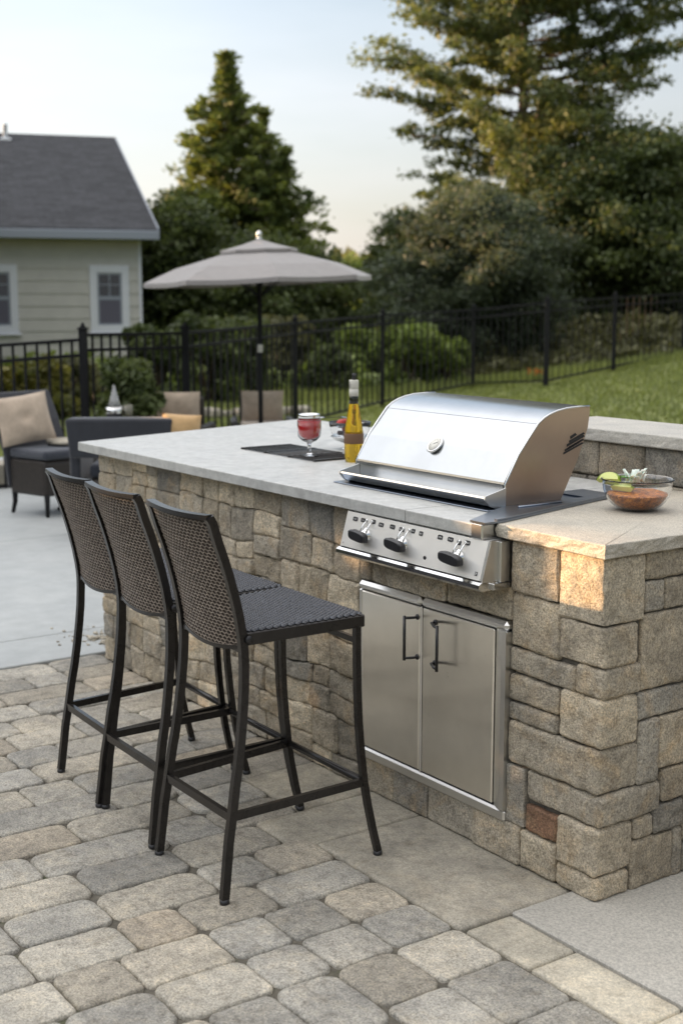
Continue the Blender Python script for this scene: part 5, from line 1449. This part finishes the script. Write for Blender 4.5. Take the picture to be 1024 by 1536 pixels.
# local x = forward (to the right in the photograph), y = away
hw, hd = .19, .27
b = MB(); b.prism([(-hw, -hd), (hw + .02, -hd), (hw + .05, 0), (hw + .02, hd), (-hw, hd)], .15, .41, axis=2); bo_ = L(b, 'seat_base', M['wicker'])
md = bo_.modifiers.new('bev', 'BEVEL'); md.width = .03; md.segments = 3
b = MB(); b.prism([(-hw + .01, -hd - .005), (hw + .03, -hd - .005), (hw + .06, 0), (hw + .03, hd + .005), (-hw + .01, hd + .005)], .415, .485, axis=2); bo_ = L(b, 'seat_cushion', M['navy'])
md = bo_.modifiers.new('bev', 'BEVEL'); md.width = .028; md.segments = 3
b = MB(); V = []; 
for (x, z, t_) in ((-hw + .02, .20, .03), (-hw - .0, .42, .03), (-hw - .10, .66, .028), (-hw - .22, .87, .022)):
    for (dx_, yy) in ((0, -hd - .02), (0, hd + .02), (-t_, hd + .02), (-t_, -hd - .02)): V.append((x + dx_, yy * (1 + (z - .4) * .12), z))
F = [(0,1,2,3)[::-1], (12,13,14,15)]
for k in range(3):
    for j in range(4): F.append((k*4+j, k*4+(j+1) % 4, (k+1)*4+(j+1) % 4, (k+1)*4+j))
b.add(V, F); bo_ = L(b, 'backrest', M['sofa']); md = bo_.modifiers.new('bev', 'BEVEL'); md.width = .01; md.segments = 2
for (x, y) in ((-hw + .02, -hd + .03), (hw - .0, -hd + .03), (-hw + .02, hd - .03), (hw, hd - .03)):
    b = MB(); b.tube([(x - (.03 if x < 0 else 0), y, 0), (x, y, .09), (x, y, .17)], [.014, .018, .022], 8); L(b, 'leg', M['fence'])
b = MB(); cushion(b, .40, .37, .14, Matrix.Translation(P(PX(36, 9.75), 9.75, .690)) @ Matrix.Rotation(yaw + radians(90 - 28), 4, 'Z') @ Matrix.Rotation(radians(-20), 4, 'X') @ Matrix.Rotation(radians(-8), 4, 'Y'), .45)
o = b.build('throw_pillow', M['taupe']); props(o, 'beige pinched throw pillow leaning in the wicker armchair at left', 'pillow')

# sofa seen from behind
sd_ = 8.5; sp = P(PX(185, sd_), sd_, 0); ys_ = atan2(RT[1], RT[0]) + radians(2)
sf = thing('outdoor_sofa', 'charcoal outdoor sofa seen from behind, past the counter end', 'sofa', tuple(sp), ys_)
def LS(mb, name, mat, bev=.02, **k):
    o = mb.build(name, mat, sf, world=False, **k); md = o.modifiers.new('bev', 'BEVEL'); md.width = bev; md.segments = 3; return o
b = MB(); b.add([(-.35, -.02, .55), (.30, -.02, .55), (.30, .07, .55), (-.30, .07, .55), (-.37, -.06, .805), (.32, -.06, .805), (.30, .03, .815), (-.33, .03, .815)],
    [(0,3,2,1),(4,5,6,7),(0,1,5,4),(1,2,6,5),(2,3,7,6),(3,0,4,7)]); LS(b, 'backrest', M['sofa'])
b = MB(); b.box((-.30, -.02, .14), (.62, .62, .40)); LS(b, 'seat_base', M['wicker'])
b = MB(); b.box((-.24, .08, .405), (.60, .62, .50)); LS(b, 'seat_cushion', M['navy'], .03)
b = MB(); b.box((-.36, .05, .14), (-.29, .62, .66)); LS(b, 'armrest', M['sofa'])
for x, y in ((-.28, .02), (.58, .02), (-.28, .58), (.58, .58)):
    b = MB(); b.tube([(x, y, 0), (x, y, .15)], .018, 8); b.build('leg', M['fence'], sf, world=False)
b = MB(); cushion(b, .25, .17, .12, frame4(PX(271, sd_), sd_ + .02, .745, radians(4)) @ Matrix.Rotation(radians(4), 4, 'Y'), .0)
o = b.build('throw_pillow', M['tan']); props(o, 'sunlit tan pillow on the right end of the charcoal sofa', 'pillow')

def lounge(s, d, ztop, w, yaw, lab, clab, ch=.24):
    c_ = P(s, d, 0); y0 = atan2(RT[1], RT[0]) + yaw
    t = thing('lounge_chair', lab, 'lounge chair', tuple(c_), y0)
    def L_(mb, name, mat, bev=.015):
        o = mb.build(name, mat, t, world=False); md = o.modifiers.new('bev', 'BEVEL'); md.width = bev; md.segments = 2; return o
    # faces the viewer: front is -y
    b = MB(); b.box((-w/2 - .02, -.30, .12), (w/2 + .02, .22, .32)); L_(b, 'seat_base', M['wicker'])
    b = MB(); b.box((-w/2, -.30, .325), (w/2, .16, .41)); L_(b, 'seat_cushion', M['taupe'], .03)
    b = MB(); b.box((-w/2 + .01, .20, .14), (w/2 - .01, .25, ztop - .06)); L_(b, 'backrest', M['wicker'])
    for sx_ in (-1, 1):
        b = MB(); b.box((sx_ * (w/2 + .02), -.30, .14), (sx_ * (w/2 + .10), .22, .49 if ztop > .7 else .44)); L_(b, 'armrest', M['wicker'], .03)
        for y in (-.26, .18):
            b = MB(); b.tube([(sx_ * (w/2 + .05), y, 0), (sx_ * (w/2 + .05), y, .15)], .016, 8); b.build('leg', M['fence'], t, world=False)
    b = MB(); cushion(b, w, ch + .07, .13, frame4(s, d + .07, ztop - (ch + .07) / 2, yaw) @ Matrix.Rotation(radians(8), 4, 'X'), 0)
    o = b.build('back_cushion', M['taupe'], t)
    return t
lounge(PX(262, 11.6), 11.6, .765, .45, radians(-6), 'lounge chair with beige back cushion behind the charcoal sofa', '', .26)
lounge(PX(393, 12.7), 12.7, .700, .41, radians(5), 'lounge chair with beige cushion behind the umbrella pole', '', .26)
# round side table and glass lantern
tp_ = P(PX(104, 9.9), 9.9, 0)
b_t = thing('side_table', 'small round pale topped side table between armchair and sofa', 'table', tuple(tp_))
b = MB(); b.lathe([(0, .50), (.17, .50), (.175, .51), (.17, .525), (0, .525)], (tp_[0], tp_[1], 0), 28); b.build('table_top', M['slab'], b_t)
b = MB(); b.lathe([(0, 0), (.11, 0), (.11, .015), (.02, .03), (.02, .50)], (tp_[0], tp_[1], .001), 20); b.build('pedestal', M['fence'], b_t)
lp_ = P(PX(172, 10.4), 10.4, 0)
b_t = thing('side_table', 'dark side table behind the sofa carrying the glass lantern', 'table', tuple(lp_))
b = MB(); b.box(lp_ + [-.2, -.2, .60], lp_ + [.2, .2, .625], bev=.005); b.build('table_top', M['fence'], b_t)
for u in (-1, 1):
    for v in (-1, 1):
        b = MB(); b.tube([(lp_[0] + u * .17, lp_[1] + v * .17, 0), (lp_[0] + u * .17, lp_[1] + v * .17, .60)], .012, 8); b.build('leg', M['fence'], b_t)
ln = thing('glass_lantern', 'silver bowl lantern with pointed glass chimney on the side table', 'lantern', (lp_[0], lp_[1], .625))
b = MB(); b.lathe([(0, 0), (.04, 0), (.065, .03), (.075, .07), (.068, .10), (.062, .10), (.068, .07), (.05, .03), (0, .01)], (lp_[0], lp_[1], .625), 24); b.build('bowl', M['chrome'], ln)
b = MB(); b.lathe([(.055, .10), (.035, .16), (.012, .25), (.006, .27), (.003, .27), (.030, .16), (.050, .10)], (lp_[0], lp_[1], .625), 24); b.build('chimney', NT('milky_glass').fin((.8, .8, .78), .1, 0, Transmission_Weight=.6), ln)
tm_ = lp_ + RT * .105; b = MB(); b.lathe([(0, 0), (.028, 0), (.042, .115), (.038, .115), (.025, .005), (0, .005)], (tm_[0], tm_[1], .625), 20); o = b.build('glass_tumbler', NT('amber_glass').fin((.75, .72, .55), .05, 0, Transmission_Weight=.8)); props(o, 'clear flared tumbler right of the silver lantern', 'tumbler')
# planter
pd = 11.2; pp_ = P(PX(198, pd), pd, 0)
pl = thing('potted_shrub', 'round evergreen shrub in a dark planter before the fence', 'potted plant', tuple(pp_))
b = MB(); b.lathe([(0, 0), (.15, 0), (.20, .40), (.215, .41), (.215, .44), (.19, .44), (.18, .40), (0, .40)], (pp_[0], pp_[1], .001), 28); b.build('planter', M['fence'], pl)
bush('foliage', '', PX(190, pd), pd, .27, .26, .68, 50, M['dark'], 9000, .032, z0=.40, parent=pl, aspect=2.4)

# orange flowers at the foot of the fence
fd = 22.4; fp_ = P(PX(806, fd), fd, TZ(PX(806, fd), fd)); of = thing('flower_clump', 'small clump of orange flowers by the fence foot on the slope', 'flowers', tuple(fp_)); random.seed(6)
M['orange'] = NT('orange_petals').fin((.75, .22, .03), .6)
b2 = MB()
for k in range(14):
    q_ = fp_ + RT * random.gauss(0, .10) + FH * random.gauss(0, .06); h_ = random.uniform(.08, .20)
    b2.tube([tuple(q_), tuple(q_ + [0, 0, h_])], [.006, .004], 5)
    b = MB(); b.lathe([(0, 0), (.022, .006), (.038, .020), (.022, .018), (0, .014)], tuple(q_ + [0, 0, h_ - .005]), 8); b.build('flower_head', M['orange'], of)
b2.build('stems', M['grass'], of)
# ================================================================== UNSEEN HEDGE added outside the frame to shade the patio
rng = np.random.default_rng(5); n = 46000
sh = -7.6 - rng.random(n) * 1.2; dh = rng.uniform(-4.5, 27.3, n); zh = rng.random(n)
topz = 3.35 + .9 * ss(13, 18, dh) + .35 * fbm(np.c_[dh * .5, np.zeros(n), np.zeros(n)], 3, 2)
C = CAM * [1, 1, 0] + RT * sh[:, None] + FH * dh[:, None]; C[:, 2] = zh * topz
# gaps cut along the sun's line to shape the sun patches
def through(C, plane_y):
    t = (C[:, 1] - plane_y) / SUND[1]; return C - t[:, None] * SUND
q = through(C, 0.0); wig = .035 * fbm(np.c_[q[:, 0] * 6, q[:, 2] * 6, np.zeros(n)], 2, 6)
gap = (q[:, 0] > np.where(q[:, 2] > .905, -.44, -.215) + wig) & (q[:, 0] < .10) & (q[:, 2] > .75 + wig) & (q[:, 2] < .962)
q2 = through(C, .86)
def win(q_, m_): return (q_[:, 0] > np.where(q_[:, 2] > .905, -.44, -.215) - m_) & (q_[:, 0] < .22 + m_) & (q_[:, 2] > .735 - m_) & (q_[:, 2] < 1.0 + m_)
def win2(q_, m_): return (q_[:, 0] > -.57 - m_) & (q_[:, 0] < .25 + m_) & (q_[:, 2] > 1.06 - m_) & (q_[:, 2] < 1.20 + m_)
gap = win(q, .21) | win2(q2, .21)
def tube_gap(T0, r):
    d = C - T0; t = d @ SUND; return np.linalg.norm(d - t[:, None] * SUND, axis=1) < r
gap |= tube_gap(P(PX(268, sd_), sd_, .76), .17)
gap |= tube_gap(P(PX(228, 11.5), 11.5, .62), .07)
C = C[~gap]; n = len(C)
# small leaves added round the cut gaps for crisper patch edges
n2 = 60000; sh = -7.6 - rng.random(n2) * .5; Tc = P(0, 0); 
Cn = []
for (py, x0_, x1_, z0_, z1_) in ((0., -.70, .48, .5, 1.24), (.86, -.82, .5, .80, 1.46)):
    G_ = np.c_[rng.uniform(x0_, x1_, n2), np.full(n2, py), rng.uniform(z0_, z1_, n2)]
    # carry the point out along the sun's line to the hedge
    lat = (G_ - CAM) @ RT; ls = SUND @ RT; t_ = (sh - lat) / ls; Cn.append(G_ + t_[:, None] * SUND)
Cn = np.concatenate(Cn); qa = through(Cn, 0.); qb = through(Cn, .86); wg = .018 * fbm(np.c_[qa[:, 0] * 7, qa[:, 2] * 7, np.zeros(len(qa))], 3, 6)
ok_ = ~(win(qa, wg) | win2(qb, wg)); Cn = Cn[ok_]
Ct = np.concatenate([C, Cn]); n = len(Ct); o = leaves('added_shade_hedge', Ct, np.r_[np.full(len(C), .22), np.full(len(Cn), .045)], np.c_[rng.random(n), rng.random(n), np.zeros(n)], M['dark'], None, rng, 1.2)
props(o, 'unseen tall hedge added at the left to shade the yard, gaps cut for sun patches', 'hedge', None, 'stuff')
